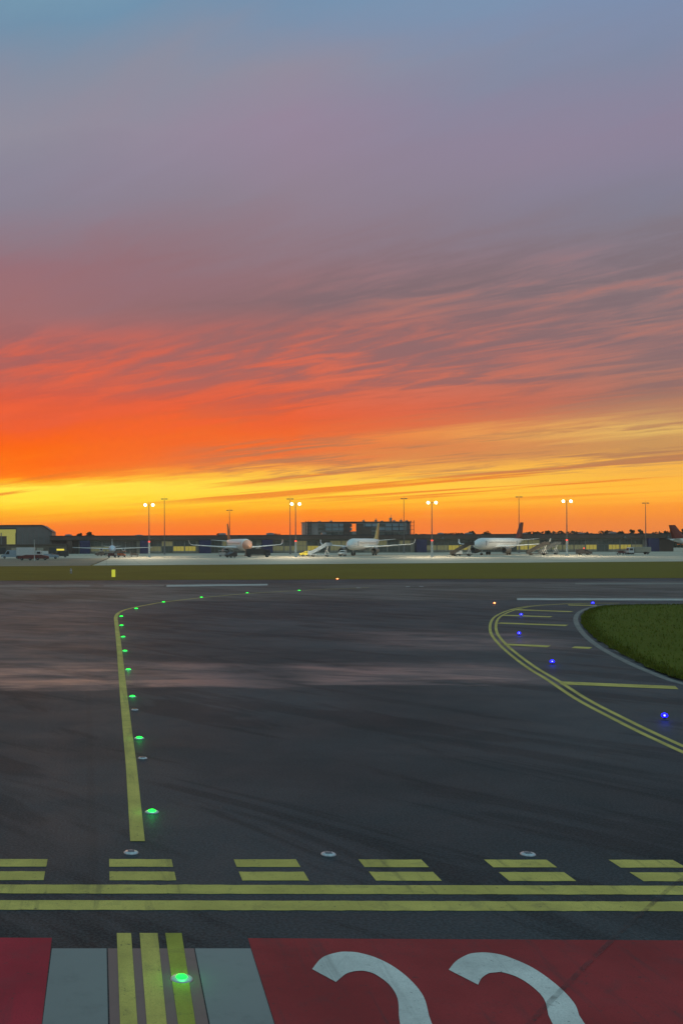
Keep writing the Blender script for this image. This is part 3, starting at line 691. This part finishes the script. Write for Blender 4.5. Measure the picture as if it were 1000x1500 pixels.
while px < 980:
    b = next((q for q in blue if px < q[1] and px + 16 > q[0]), None)
    if b:
        MB().box(tl(b[0]), tl(b[1]), -3.2, .25, 0, 5.9, bev=.1).build('stair_tower', M['bluewall'], term); px = b[1] + 1.0; continue
    w = min([16.0] + [q[0] - px - 1 for q in blue if q[0] > px])
    if w < 4: px += w + 1.01; continue
    m_ = random.choice(('glazing', 'glazing', 'lit_dim'))
    for (a, c), k in lit.items():
        if a <= px + w * .5 <= c: m_ = k
    if 960 < px or 75 < px < 116: px += w + 1; continue
    x0, x1 = tl(px), tl(px + w)
    fr = MB().box(x0, x1, -.14, -.02, .25, .45).box(x0, x1, -.14, -.02, 5.45, 5.65).box(x0, x1, -.14, -.02, 3.2, 3.36)
    k = max(2, int((x1 - x0) / 1.4))
    for i in range(k + 1):
        xx = x0 + (x1 - x0 - .1) * i / k; fr.box(xx, xx + .1, -.16, -.02, .45, 5.45)
    f = fr.build('window', M['mullion'], term)
    up = 'lit_dim' if random.random() < .4 else 'glazing'
    MB().box(x0 + .02, x1 - .02, -.06, -.01, 3.36, 5.45).build('pane', M[up], f)
    z0 = random.choice((.45, .45, .9, 1.1))
    MB().box(x0 + .02, x1 - .02, -.06, -.01, .45 if m_ == 'glazing' else 1.15, 3.2).build('pane', M[m_], f)
    if m_ != 'glazing': MB().box(x0 + .02, x1 - .02, -.07, -.01, .45, 1.13).build('panel', M['facade'], f)
    px += w + random.choice((.6, .8, 1.2))
# unglazed dark ends
MB().box(tl(75.5), tl(115), -.3, -.01, 0, 5.95).box(tl(98), tl(106), -3, -.3, 0, 5.95).build('blank_bay', M['fascia'], term)
MB().box(tl(961), tl(985.5), -.3, -.01, 0, 5.95).build('blank_bay', M['fascia'], term)
for px in (646, 698, 912, 975): MB().box(tl(px) - .8, tl(px) + .8, -2.4, -1.72, 6.1, 6.35).box(tl(px) - .3, tl(px) + .3, -2.3, -1.72, 6.4, 7.1).build('roof_sign', M['mullion'], term)

# ------------------------------------------------------------------ tall block behind the terminal, still in its scaffolding
BY = 560.0
def bx_(px): return P(px, 797, BY)[0]
def bz_(py, px=530): return P(px, py, BY)[2]
b0, b1 = bx_(452), bx_(601); bc = (b0 + b1) / 2; top = bz_(766.5)
blk = thing('glazed_block', 'tall glazed block with open bay and scaffolded ends behind the terminal', 'building', (bc, BY, 0))
L = lambda px: bx_(px) - bc
zt = bz_(766)
k16 = 16 * .232
wb = MB().poly([(L(450), 0), (L(513), 0), (L(513) + k16, 16), (L(450), 16)], 0, zt).poly([(L(521.5), 0), (L(601), 0), (L(601), 16), (L(521.5) + k16, 16)], 0, zt)
wb.poly([(L(513), 0), (L(521.5), 0), (L(521.5) + k16, 16), (L(513) + k16, 16)], 0, bz_(779)).poly([(L(513), 0), (L(521.5), 0), (L(521.5) + k16, 16), (L(513) + k16, 16)], zt - .35, zt)
wb.build('wall', M['concrete_wall'], blk)
rp = MB().box(L(449), L(602), -.5, 16.5, zt, zt + .45, bev=.08).build('roof', M['darksteel'], blk)
for px, h in ((470, .5), (487, .8), (535, 1.0), (553, 1.4), (562, .6), (575, 2.6), (580, .9), (590, 1.2), (598, .8)):
    MB().box(L(px) - .5, L(px) + .5, 3, 5, zt + .45, zt + .45 + h * .8).tube([(L(px) + .3, 4, zt), (L(px) + .3, 4, zt + .6 + h * 1.4)], .1, 6).build('roof_plant', M['steel'], rp)
for py0, py1 in ((768, 772.5), (773.5, 778), (779.5, 783.5)):
    for pa in list(range(466, 508, 10)) + list(range(524, 594, 10)):
        f = MB().box(L(pa), L(pa + 9.4), -.3, -.02, bz_(py1), bz_(py1) + .2).box(L(pa), L(pa) + .2, -.3, -.02, bz_(py1) + .2, bz_(py0)).build('window', M['mullion'] if random.random() < .4 else M['darksteel'], blk)
        MB().box(L(pa) + .22, L(pa + 9.4), -.15, -.01, bz_(py1) + .2, bz_(py0)).build('pane', random.choice((M['glassblue'], M['glassblue'], M['glazing'])) if py0 < 779 else M['glazing'], f)
for pa, pb in ((447, 455), (596, 605)):
    sc = MB()
    for px in (pa, (pa + pb) / 2, pb):
        for yy in (-2.0, -.6): sc.tube([(L(px), yy, 0), (L(px), yy, zt + 1.0)], .09, 6)
    for k in range(1, 9):
        z = zt * k / 8
        sc.tube([(L(pa), -2, z), (L(pb), -2, z)], .07, 6); sc.box(L(pa), L(pb), -2, -.6, z - .1, z)
    sc.build('scaffold', M['darksteel'], blk)
MB().box(L(503), L(512.6), -.5, -.31, bz_(785), bz_(767)).box(L(522), L(532), -.5, -.31, bz_(785), bz_(768)).box(L(532), L(544), -.45, -.31, bz_(785), bz_(773)).build('infill_panel', M['fascia'], blk)

# ------------------------------------------------------------------ hangar at the left
HY = 500.0
def hx(px): return P(px, 797, HY)[0]
def hz(py): return P(30, py, HY)[2]
hc = hx(30); hl = lambda px: hx(px) - hc
hg = thing('hangar', 'grey ribbed metal hangar with chamfered roof and lit yellow doorway', 'hangar', (hc, HY, 0))
prof = [(hl(-190), 0), (hl(76), 0), (hl(76), hz(780)), (hl(62), hz(770.3)), (hl(-176), hz(770.3)), (hl(-190), hz(780))]
n = len(prof); rg = [[(x, 0, z) for x, z in prof], [(x, 40, z) for x, z in prof]]
M['ribbed'] = simple('ribbed grey cladding', (.205, .175, .168), .55, .12, .3)
MB().loft(rg[::-1], False, True).build('wall', M['ribbed'], hg)
ribs = MB()
for k in range(34):
    px = -186 + k * 7.8
    if 2 < px < 24: continue
    ribs.box(hl(px), hl(px) + .45, -.28, -.01, 0, hz(781))
ribs.build('cladding_rib', M['mullion'], hg)
MB().add([(hl(-190.5), -.4, hz(779.5)), (hl(-176), -.4, hz(769.6)), (hl(62), -.4, hz(769.6)), (hl(77), -.4, hz(779.5)), (hl(77), -.4, hz(781)), (hl(62), -.4, hz(771.2)), (hl(-176), -.4, hz(771.2)), (hl(-190.5), -.4, hz(781)),
          (hl(-190.5), 41, hz(779.5)), (hl(-176), 41, hz(769.6)), (hl(62), 41, hz(769.6)), (hl(77), 41, hz(779.5))],
         [(7, 6, 1, 0), (6, 5, 2, 1), (5, 4, 3, 2), (0, 1, 9, 8), (1, 2, 10, 9), (2, 3, 11, 10)]).build('roof', M['darksteel'], hg)
dr = MB().box(hl(-1), hl(24), -.35, -.02, 0, .3).box(hl(-1), hl(24), -.35, -.02, hz(775.5), hz(774.6)).box(hl(23.4), hl(24), -.35, -.02, .3, hz(775.5)).build('doorway', M['darksteel'], hg)
MB().box(hl(-1), hl(23.4), -.2, -.01, hz(781), hz(776.2)).box(hl(-1), hl(22.5), -.2, -.01, hz(801), hz(781)).build('lit_opening', M['lit_hangar'], dr)
MB().box(hl(-1), hl(9.9), -.22, -.01, .3, hz(786)).build('door_leaf', M['fascia'], dr)
lowb = MB()
ann = thing('annex', 'low brown store building between the hangar and the terminal', 'building', (X(60), 470, 0))
a0, a1 = P(-30, 797, 470)[0] - X(60), P(97, 797, 470)[0] - X(60)
MB().box(a0, a1, 0, 9, 0, 4.1).build('wall', simple('brown rendered wall', (.15, .12, .09), .7, .2, .2), ann)
MB().box(a0 - .3, a1 + .3, -.5, 9.4, 4.1, 4.45, bev=.05).build('roof', M['fascia'], ann)
for k in range(6):
    xx = a0 + 3 + k * (a1 - a0 - 5) / 6
    MB().box(xx, xx + 3.0, -.12, -.01, 0, 2.9).build('door', M['darksteel'] if k % 2 else M['facade'], ann)

# ------------------------------------------------------------------ floodlight masts
M['pole'] = simple('mast steel', (.16, .14, .13), .5, .15, 1)
M['polebase'] = simple('pale painted mast foot', (.52, .51, .46), .5, .1, 1)
def mast(label, px, py_base, py_top, lit, group, name='floodlight_mast', heads=True):
    x, y, z = at(px, py_base); h = P(px, py_top, y)[2]
    o = thing(name, label, 'floodlight mast', (x, y, z), 0, group)
    MB().lathe([(.21, 5.2), (.15, h * .6), (.10, h - .05)], 12).build('pole', M['pole'], o)
    MB().lathe([(.55, 0), (.55, .15), (.34, .2), (.31, 5.2)], 12).build('mast_foot', M['polebase'] if lit else M['pole'], o)
    if heads:
        q = 1.0 if lit else .72; lx = 1.22 * q
        MB().box(-1.9 * q, 1.9 * q, -.06, .06, h - .05, h + .05, bev=.02).tube([(0, -.06, h), (0, -.06, h + 1.1)], .03, 6).build('crossbar', M['darksteel'], o)
        for s in (-1, 1):
            A = Matrix.Translation((s * lx, -.1, h - .1)) @ Matrix.Rotation(R(-16), 4, 'X')
            if lit:
                hd = MB().lathe([(.26, .3), (.46, .12), (.54, -.12), (.54, -.2), (.47, -.2)], 16, 'Y', A).build('lamp_head', M['darksteel'], o)
                MB().lathe([(.47, -.2), (.42, -.3), (.26, -.36), (.01, -.38)], 16, 'Y', A).build('lens', M['flood'], hd)
            else:
                hd = MB().box(-.5, .5, -.16, .16, -.14, .16, A, .05).build('lamp_head', M['darksteel'], o)
                MB().box(-.44, .44, -.19, -.163, -.10, .12, A).build('lens', M['lens'], hd)
    if lit:
        MB().lathe([(.26, 4.85), (.32, 4.92), (.34, 5.1), (.31, 5.28), (.18, 5.36)], 12).build('warning_lamp', M['red_lamp'], o)
        for s, en in ((-1, 34000), (1, 26000)):      # one bank aimed over the near apron, one at the stands
            l = bpy.data.lights.new('floodlight', 'SPOT'); l.energy = en; l.color = (1, .86, .60); l.spot_size = R(82); l.spot_blend = .5; l.shadow_soft_size = .8
            lo = bpy.data.objects.new('floodlight', l); COL.objects.link(lo); lo.parent = o; lo.location = (s * 1.28, s * .9, h - .3)
            lo.rotation_euler = Vector((0, -s * .70, .71)).to_track_quat('Z', 'Y').to_euler()
    return o
g1, g2 = 'lit floodlight masts on the apron', 'unlit masts behind the apron'
mast('lit floodlight mast nearest the hangar, two bright lamps and red warning lamp', 218.5, 817.5, 740.5, True, g1)
mast('lit floodlight mast beside a thinner unlit one, two bright lamps', 433, 817, 739, True, g1)
mast('lit floodlight mast between the gold finned and maroon finned airliners', 632.5, 816.5, 737, True, g1)
mast('lit floodlight mast farthest to the right', 830, 815, 735, True, g1)
mast('unlit mast just right of the lit mast nearest the hangar', 241, 813, 731.5, False, g2)
mast('thin unlit mast standing alone left of the orange nosed airliner', 336.3, 812, 748, False, g2)
mast('thin unlit mast close beside a lit one', 425, 812.5, 731.5, False, g2)
mast('unlit mast rising behind the glazed block', 591.5, 811, 731, False, g2)
mast('unlit mast rising directly behind the maroon tail fin', 760, 811, 728.5, False, g2)
mast('unlit mast at the far right near the dark end of the terminal', 945.5, 810.5, 737.5, False, g2)

# ------------------------------------------------------------------ vehicles on the apron
M['vwhite'] = simple('white vehicle paint', (.62, .62, .60), .4, .06)
M['vblue'] = simple('blue grey vehicle paint', (.30, .36, .42), .4, .08)
M['vgrey'] = simple('grey vehicle paint', (.16, .16, .15), .45, .1)
M['vmaroon'] = simple('maroon vehicle paint', (.16, .035, .03), .45, .12)
M['vorange'] = simple('orange vehicle paint', (.55, .15, .05), .45, .12)
M['vdark'] = simple('dark vehicle paint', (.05, .045, .042), .45, .12)
M['vyellow'] = simple('yellow vehicle paint', (.6, .5, .06), .45, .1)
def wheels(o, xs, w, r):
    for x in xs:
        for s in (-1, 1):
            wh = MB().lathe([(r * .6, -.11), (r * .92, -.12), (r, -.07), (r, .07), (r * .92, .12), (r * .6, .11)], 16, 'Y', Matrix.Translation((x, s * w, r))).build('wheel', M['rubber'], o)
            MB().lathe([(r * .6, -.10), (r * .2, -.125), (.01, -.125)], 12, 'Y', Matrix.Translation((x, s * w, r)) @ Matrix.Rotation(0 if s < 0 else math.pi, 4, 'Z'), cap=False).build('hub', M['steel'], wh)
def hood_profile(mb, prof, hw, tuck=.12):            # side outline (x, z) drawn out across the width
    n = len(prof); zm = max(z for x, z in prof)
    def half(z): return hw - tuck * max(0, (z - .9) / max(.1, zm - .9))
    a = [(x, -half(z), z) for x, z in prof]; b = [(x, half(z), z) for x, z in prof]
    mb.loft([a, b], False, True); return mb
def van(label, px, py, rz, mat, group='service vehicles on the apron', L_=5.4, Hh=2.3, name='service_van', cat='van'):
    o = thing(name, label, cat, at(px, py), R(rz), group)
    h = L_ / 2
    hood_profile(MB(), [(-h, .42), (-h - .05, .95), (-h + .15, 1.12), (-h + .95, 1.25), (-h + 1.75, Hh - .12), (-h + 2.1, Hh), (h - .12, Hh), (h, Hh - .2), (h, .42)], .95).build('body', mat, o)
    for s in (-1, 1):
        g = MB(); yy = s * .955
        q = [(-h + 1.25, yy, 1.32), (-h + 2.5, yy, 1.32), (-h + 2.5, yy - s * .07, Hh - .3), (-h + 1.9, yy - s * .07, Hh - .3)]
        g.add(q, [(0, 1, 2, 3) if s < 0 else (3, 2, 1, 0)]).build('side_window', M['tint'], o)
        MB().box(-h - .09, -h - .02, s * .66 - .18, s * .66 + .18, .78, .98, bev=.03).build('headlight', M['mullion'], o)
    w0 = [(-h + .93, -.8, 1.31), (-h + .93, .8, 1.31), (-h + 1.68, .76, Hh - .17), (-h + 1.68, -.76, Hh - .17)]
    MB().add(w0, [(3, 2, 1, 0)]).build('windscreen', M['tint'], o)
    MB().box(-h - .12, -h + .05, -.9, .9, .38, .66, bev=.05).box(h - .04, h + .08, -.9, .9, .38, .62, bev=.04).build('bumper', M['vdark'], o)
    wheels(o, (-h + 1.0, h - 1.1), .84, .36); return o
def truck(label, px, py, rz, cab, box_, group='service vehicles on the apron', Lb=5.2, hb=3.3, name='box_truck', lift=False, cat='truck'):
    o = thing(name, label, cat, at(px, py), R(rz), group)
    x0 = -Lb / 2 - 1.0
    MB().box(x0 - .6, Lb / 2 + .5, -.45, .45, .6, .85).build('chassis', M['vdark'], o)
    c = hood_profile(MB(), [(x0 - 1.1, .6), (x0 - 1.15, 1.35), (x0 - .9, 2.3), (x0 - .7, 2.45), (x0 + .75, 2.45), (x0 + .75, .6)], 1.1).build('cab', cab, o)
    MB().add([(x0 - 1.16, -.95, 1.42), (x0 - 1.16, .95, 1.42), (x0 - .95, .85, 2.2), (x0 - .95, -.85, 2.2)], [(3, 2, 1, 0)]).build('windscreen', M['tint'], c)
    for s in (-1, 1): MB().add([(x0 - .8, s * 1.11, 1.45), (x0 + .4, s * 1.11, 1.45), (x0 + .4, s * 1.04, 2.15), (x0 - .7, s * 1.04, 2.15)], [(0, 1, 2, 3) if s < 0 else (3, 2, 1, 0)]).build('side_window', M['tint'], c)
    MB().box(x0 + .95, Lb / 2 + .5, -1.22, 1.22, .95, hb, bev=.07).build('cargo_box', box_, o)
    wheels(o, (x0 - .1, Lb / 2 - .6), .95, .45); return o
def cart(label, px, py, rz, load, group='baggage carts by the small aircraft'):
    o = thing('baggage_cart', label, 'baggage cart', at(px, py), R(rz), group)
    MB().box(-1.5, 1.5, -.75, .75, .42, .54).tube([(-1.5, 0, .46), (-2.3, 0, .38)], .04, 6).build('deck', M['steel'], o)
    f = MB()
    for x in (-1.46, 1.46):
        for y in (-.71, .71): f.tube([(x, y, .54), (x, y, 1.95)], .035, 6)
    f.build('frame', M['steel'], o)
    MB().box(-1.55, 1.55, -.8, .8, 1.95, 2.03, bev=.03).build('canopy', load, o)
    ld = MB()
    for k in range(9):
        x, y, z = -1.15 + (k % 5) * .55, random.uniform(-.3, .3), .55 + .42 * (k // 5)
        ld.box(x - .26, x + .26, y - .32, y + .32, z, z + .4, bev=.06)
    ld.build('load', load, o); wheels(o, (-1.0, 1.0), .68, .22)
def stairs(label, px, py, rz, mat, group='passenger stairs on the apron'):
    o = thing('passenger_stairs', label, 'passenger stairs', at(px, py), R(rz), group)
    MB().box(-3.2, 3.4, -.9, .9, .5, .72, bev=.05).build('chassis', mat, o)
    st = MB()
    for k in range(14): st.box(-2.6 + k * .36, -2.2 + k * .36, -.8, .8, .78 + k * .2, .86 + k * .2)
    st.box(2.4, 3.9, -.9, .9, 3.55, 3.66); st.build('steps', M['steel'], o)
    for s in (-1, 1):
        MB().add([(-2.7, s * .86, .8), (2.4, s * .86, 3.5), (3.9, s * .86, 3.5), (3.9, s * .86, 4.6), (2.3, s * .86, 4.6), (-2.7, s * .86, 1.8),
                  (-2.7, s * .92, .8), (2.4, s * .92, 3.5), (3.9, s * .92, 3.5), (3.9, s * .92, 4.6), (2.3, s * .92, 4.6), (-2.7, s * .92, 1.8)],
                 [(0, 1, 4, 5), (1, 2, 3, 4), (11, 10, 7, 6), (10, 9, 8, 7), (5, 4, 10, 11), (4, 3, 9, 10), (0, 6, 7, 1), (1, 7, 8, 2), (2, 8, 9, 3), (0, 5, 11, 6)]).build('side_panel', mat, o)
        MB().tube([(1.6, s * .7, .7), (2.8, s * .7, 3.5)], .08, 6).tube([(3.0, s * .7, .7), (2.0, s * .7, 3.2)], .08, 6).build('brace', M['vwhite'], o)
    MB().box(-3.9, -2.75, -.85, .1, .5, 1.9, bev=.12).build('cab', mat, o)
    wheels(o, (-2.2, 2.4), .78, .4)
van('pale blue van parked left of the box truck by the hangar', 16, 819, 6, M['vblue'], L_=6.0, Hh=2.6)
truck('white box truck parked in front of the hangar', 39, 819.2, 180, M['vwhite'], M['vwhite'], hb=3.4)
van('maroon car in front of the white box truck', 38.5, 821.6, 0, M['vmaroon'], L_=4.4, Hh=1.5, name='car', cat='car')
van('maroon car just past the pale lamp post by the hangar', 60.5, 821.3, 180, M['vmaroon'], L_=4.2, Hh=1.5, name='car', cat='car')
van('white van parked behind the second maroon car', 59, 818, 0, M['vwhite'], L_=5.2, Hh=2.2)
van('grey blue car at the end of the row by the hangar', 75, 819.5, 180, M['vblue'], L_=4.6, Hh=1.5, name='car', cat='car')
van('dark van with a yellow roof board, by the low brown store', 89, 817.5, 0, M['vdark'], L_=5.2, Hh=2.1)
x, y, z = at(88.5, 817.5)
o = thing('roof_board', 'lit yellow board on the roof of the dark van', 'sign board', (x, y, z + 2.1))
MB().tube([(-.8, 0, -.02), (-.8, 0, .2)], .04, 6).tube([(.8, 0, -.02), (.8, 0, .2)], .04, 6).build('bracket', M['darksteel'], o)
MB().box(-1.25, 1.25, -.08, .08, .2, .75, bev=.03).build('panel', glow('lit yellow board', (1, .8, .08), .8), o)
x, y, z = at(50.5, 822.3)
o = thing('lamp_post', 'pale grey lamp post between the two maroon cars', 'lamp post', (x, y, z))
MB().lathe([(.16, 0), (.14, .3), (.10, .35), (.07, 5.6)], 10).build('pole', M['polebase'], o)
MB().tube([(0, 0, 5.5), (.2, -.3, 5.75), (.3, -1.0, 5.8)], .05, 8).build('arm', M['polebase'], o)
MB().box(.1, .5, -1.6, -.9, 5.72, 5.86, bev=.05).build('lamp_head', M['mullion'], o)
cart('maroon loaded baggage cart under the left wing of the small aircraft', 164, 817.6, 10, M['vmaroon'])
cart('orange loaded baggage cart under the small aircraft', 178, 817.2, -8, M['vorange'])
cart('dark loaded baggage cart near the nearest lit mast', 197, 816.6, 5, M['vdark'])
van('dark tug left of the small aircraft beside the lit window', 146, 815.6, 0, M['vdark'], L_=3.4, Hh=1.7, name='tug', cat='tug')
truck('dark fuel truck under the wing of the orange nosed airliner', 374, 817.2, 180, M['vdark'], M['vdark'], hb=2.7)
cart('grey loaded baggage cart left of the orange nosed airliner', 327, 816.2, 0, M['vwhite'], 'carts beside the orange nosed airliner')
van('dark tug before the nose of the orange nosed airliner', 338.5, 817.8, 40, M['vdark'], L_=3.6, Hh=1.8, name='tug', cat='tug')
stairs('pale passenger stairs between the mast pair and the gold finned airliner', 468, 816.2, 0, M['vblue'])
van('small white tug ahead of the gold finned airliner', 501.5, 815.6, 60, M['vwhite'], L_=3.6, Hh=2.0, name='tug', cat='tug')
van('yellow tug parked beside the mast pair', 447, 816, 0, M['vyellow'], L_=3.8, Hh=1.8, name='tug', cat='tug')
stairs('dark passenger stairs left of the maroon finned airliner', 676, 815.4, 0, M['vdark'])
van('small white car left of the dark passenger stairs', 667.5, 815.0, 20, M['vwhite'], L_=3.8, Hh=1.7, name='car', cat='car')
stairs('dark passenger stairs with white braces, right of the maroon finned airliner', 787, 814.2, 0, M['vdark'])
stairs('grey passenger stairs next to the last lit mast', 804, 813.2, 0, M['vgrey'])
van('dark van with a red roof lamp right of the last lit mast', 855, 813.8, 180, M['vdark'], L_=4.8, Hh=2.0)
x, y, z = at(855, 813.8)
o = thing('beacon', 'red beacon on the roof of the dark van', 'beacon', (x, y, z + 2.0))
MB().lathe([(.2, 0), (.2, .08), (.16, .1)], 12).build('base', M['darksteel'], o)
MB().lathe([(.16, .1), (.2, .2), (.19, .42), (.1, .5), (.01, .52)], 12).build('lamp', M['red_lamp'], o)
cart('maroon cart in front of the lit windows at the right', 910, 813.2, 5, M['vmaroon'], 'carts at the right end of the terminal')
cart('rust cart beside the maroon one at the right', 922, 813, -6, M['vorange'], 'carts at the right end of the terminal')
truck('pale truck by the blue stair tower at the dark end of the terminal', 938, 813, 0, M['vwhite'], M['facade'], hb=2.6)

# ------------------------------------------------------------------ trees on the skyline
M['bark'] = simple('bark', (.05, .038, .03), .9, .3)
M['leaf'] = simple('dark leaves', (.042, .045, .022), .8, .5, .3, spec=.2)
def tree(label, px, py_top, wpx, y, group):
    x = P(px, 797, y)[0]; h = P(px, py_top, y)[2]; r = wpx * y / F / 2
    o = thing('tree', label, 'tree', (x, y, 0), random.uniform(0, 6), group)
    t_ = MB().tube([(0, 0, -.2), (.1, 0, h * .3), (-.1, .1, h * .75)], [.35, .24, .08], 8)
    for k in range(7):
        a = random.uniform(0, 6.28); z = h * random.uniform(.35, .65)
        t_.tube([(0, 0, z), (math.cos(a) * r * .6, math.sin(a) * r * .6, z + h * .2)], [.12, .03], 5)
    t_.build('trunk', M['bark'], o)
    c = MB(); cl_ = [(random.gauss(0, r * .45), random.gauss(0, r * .45), h * random.uniform(.42, .88), random.uniform(.25, .5) * r) for _ in range(11)]
    cl_ += [(random.gauss(0, r * .15), 0, h * .90, r * .3)]
    for _ in range(1500):
        a, b_, z, rr = random.choice(cl_)
        d = Vector((random.gauss(0, 1), random.gauss(0, 1), random.gauss(0, .8))).normalized() * rr * random.uniform(.5, 1.1)
        p = Vector((a, b_, z)) + d; q = Vector((random.uniform(-1, 1), random.uniform(-1, 1), random.uniform(-1, 1))).to_track_quat('Z', 'Y')
        s_ = random.uniform(.25, .6)
        c.add([tuple(p + q @ Vector(v)) for v in ((-s_, 0, 0), (0, -s_ * .6, .05), (s_, 0, 0), (0, s_ * .6, .05))], [(0, 1, 2, 3)])
    c.build('crown', M['leaf'], o)
tg = 'trees showing over the terminal roof'
for px, py, w, y, lab in ((118, 781, 16, 620, 'low tree crown over the roof near the hangar, left of a pair'), (131, 780, 20, 640, 'low tree crown over the roof near the hangar, right of a pair'),
      (322, 783, 26, 700, 'low tree left of the thin lone mast'), (404, 783, 22, 700, 'low tree left of the mast pair'),
      (620, 782.5, 12, 650, 'small tree right of the scaffolded block'), (676, 781, 14, 660, 'tree left of a pointed tree above the white airliner'), (692.5, 776.5, 7, 640, 'narrow pointed tree above the nose of the maroon finned airliner'),
      (714, 780, 26, 660, 'broad tree above the maroon finned airliner'), (772, 780, 16, 660, 'tree just right of the maroon fin'), (783, 779, 14, 660, 'rounded tree second right of the maroon fin'),
      (803, 776.5, 10, 640, 'dark round tree left of the last lit mast'), (846, 780, 20, 660, 'low tree right of the last lit mast'), (890, 778.5, 24, 660, 'broad low tree over the lit windows at the right'),
      (910, 778.5, 16, 650, 'low tree left of a tall dark pair'), (924, 775, 12, 640, 'tall dark tree, left one of a close pair'), (937, 775, 12, 640, 'tall dark tree, right one of a close pair by the far mast'),
      (975, 779, 24, 650, 'broad tree over the dark end of the terminal'), (1003, 774, 14, 640, 'tree at the right edge beyond the cut off airliner')):
    tree(lab, px, py, w, y, tg)
# a far unbroken line of woodland
wd = MB()
for k in range(24000):
    px = random.uniform(-120, 1200); y = random.uniform(760, 860); x = P(px, 797, y)[0]
    hh = 8.2 + 1.5 * math.sin(x * .06) + 1.0 * math.sin(x * .17 + 1) + (2.0 if px > 650 else 0)
    z = hh * random.random() ** .6; s_ = random.uniform(.7, 1.5)
    q = Vector((random.uniform(-1, 1), random.uniform(-1, 1), random.uniform(-1, 1))).to_track_quat('Z', 'Y'); p = Vector((x, y, z))
    wd.add([tuple(p + q @ Vector(v)) for v in ((-s_, 0, 0), (0, -s_ * .6, 0), (s_, 0, 0), (0, s_ * .6, 0))], [(0, 1, 2, 3)])
tag(wd.build('woodland', M['leaf']), 'far dark woodland along the horizon behind the terminal', kind='stuff')
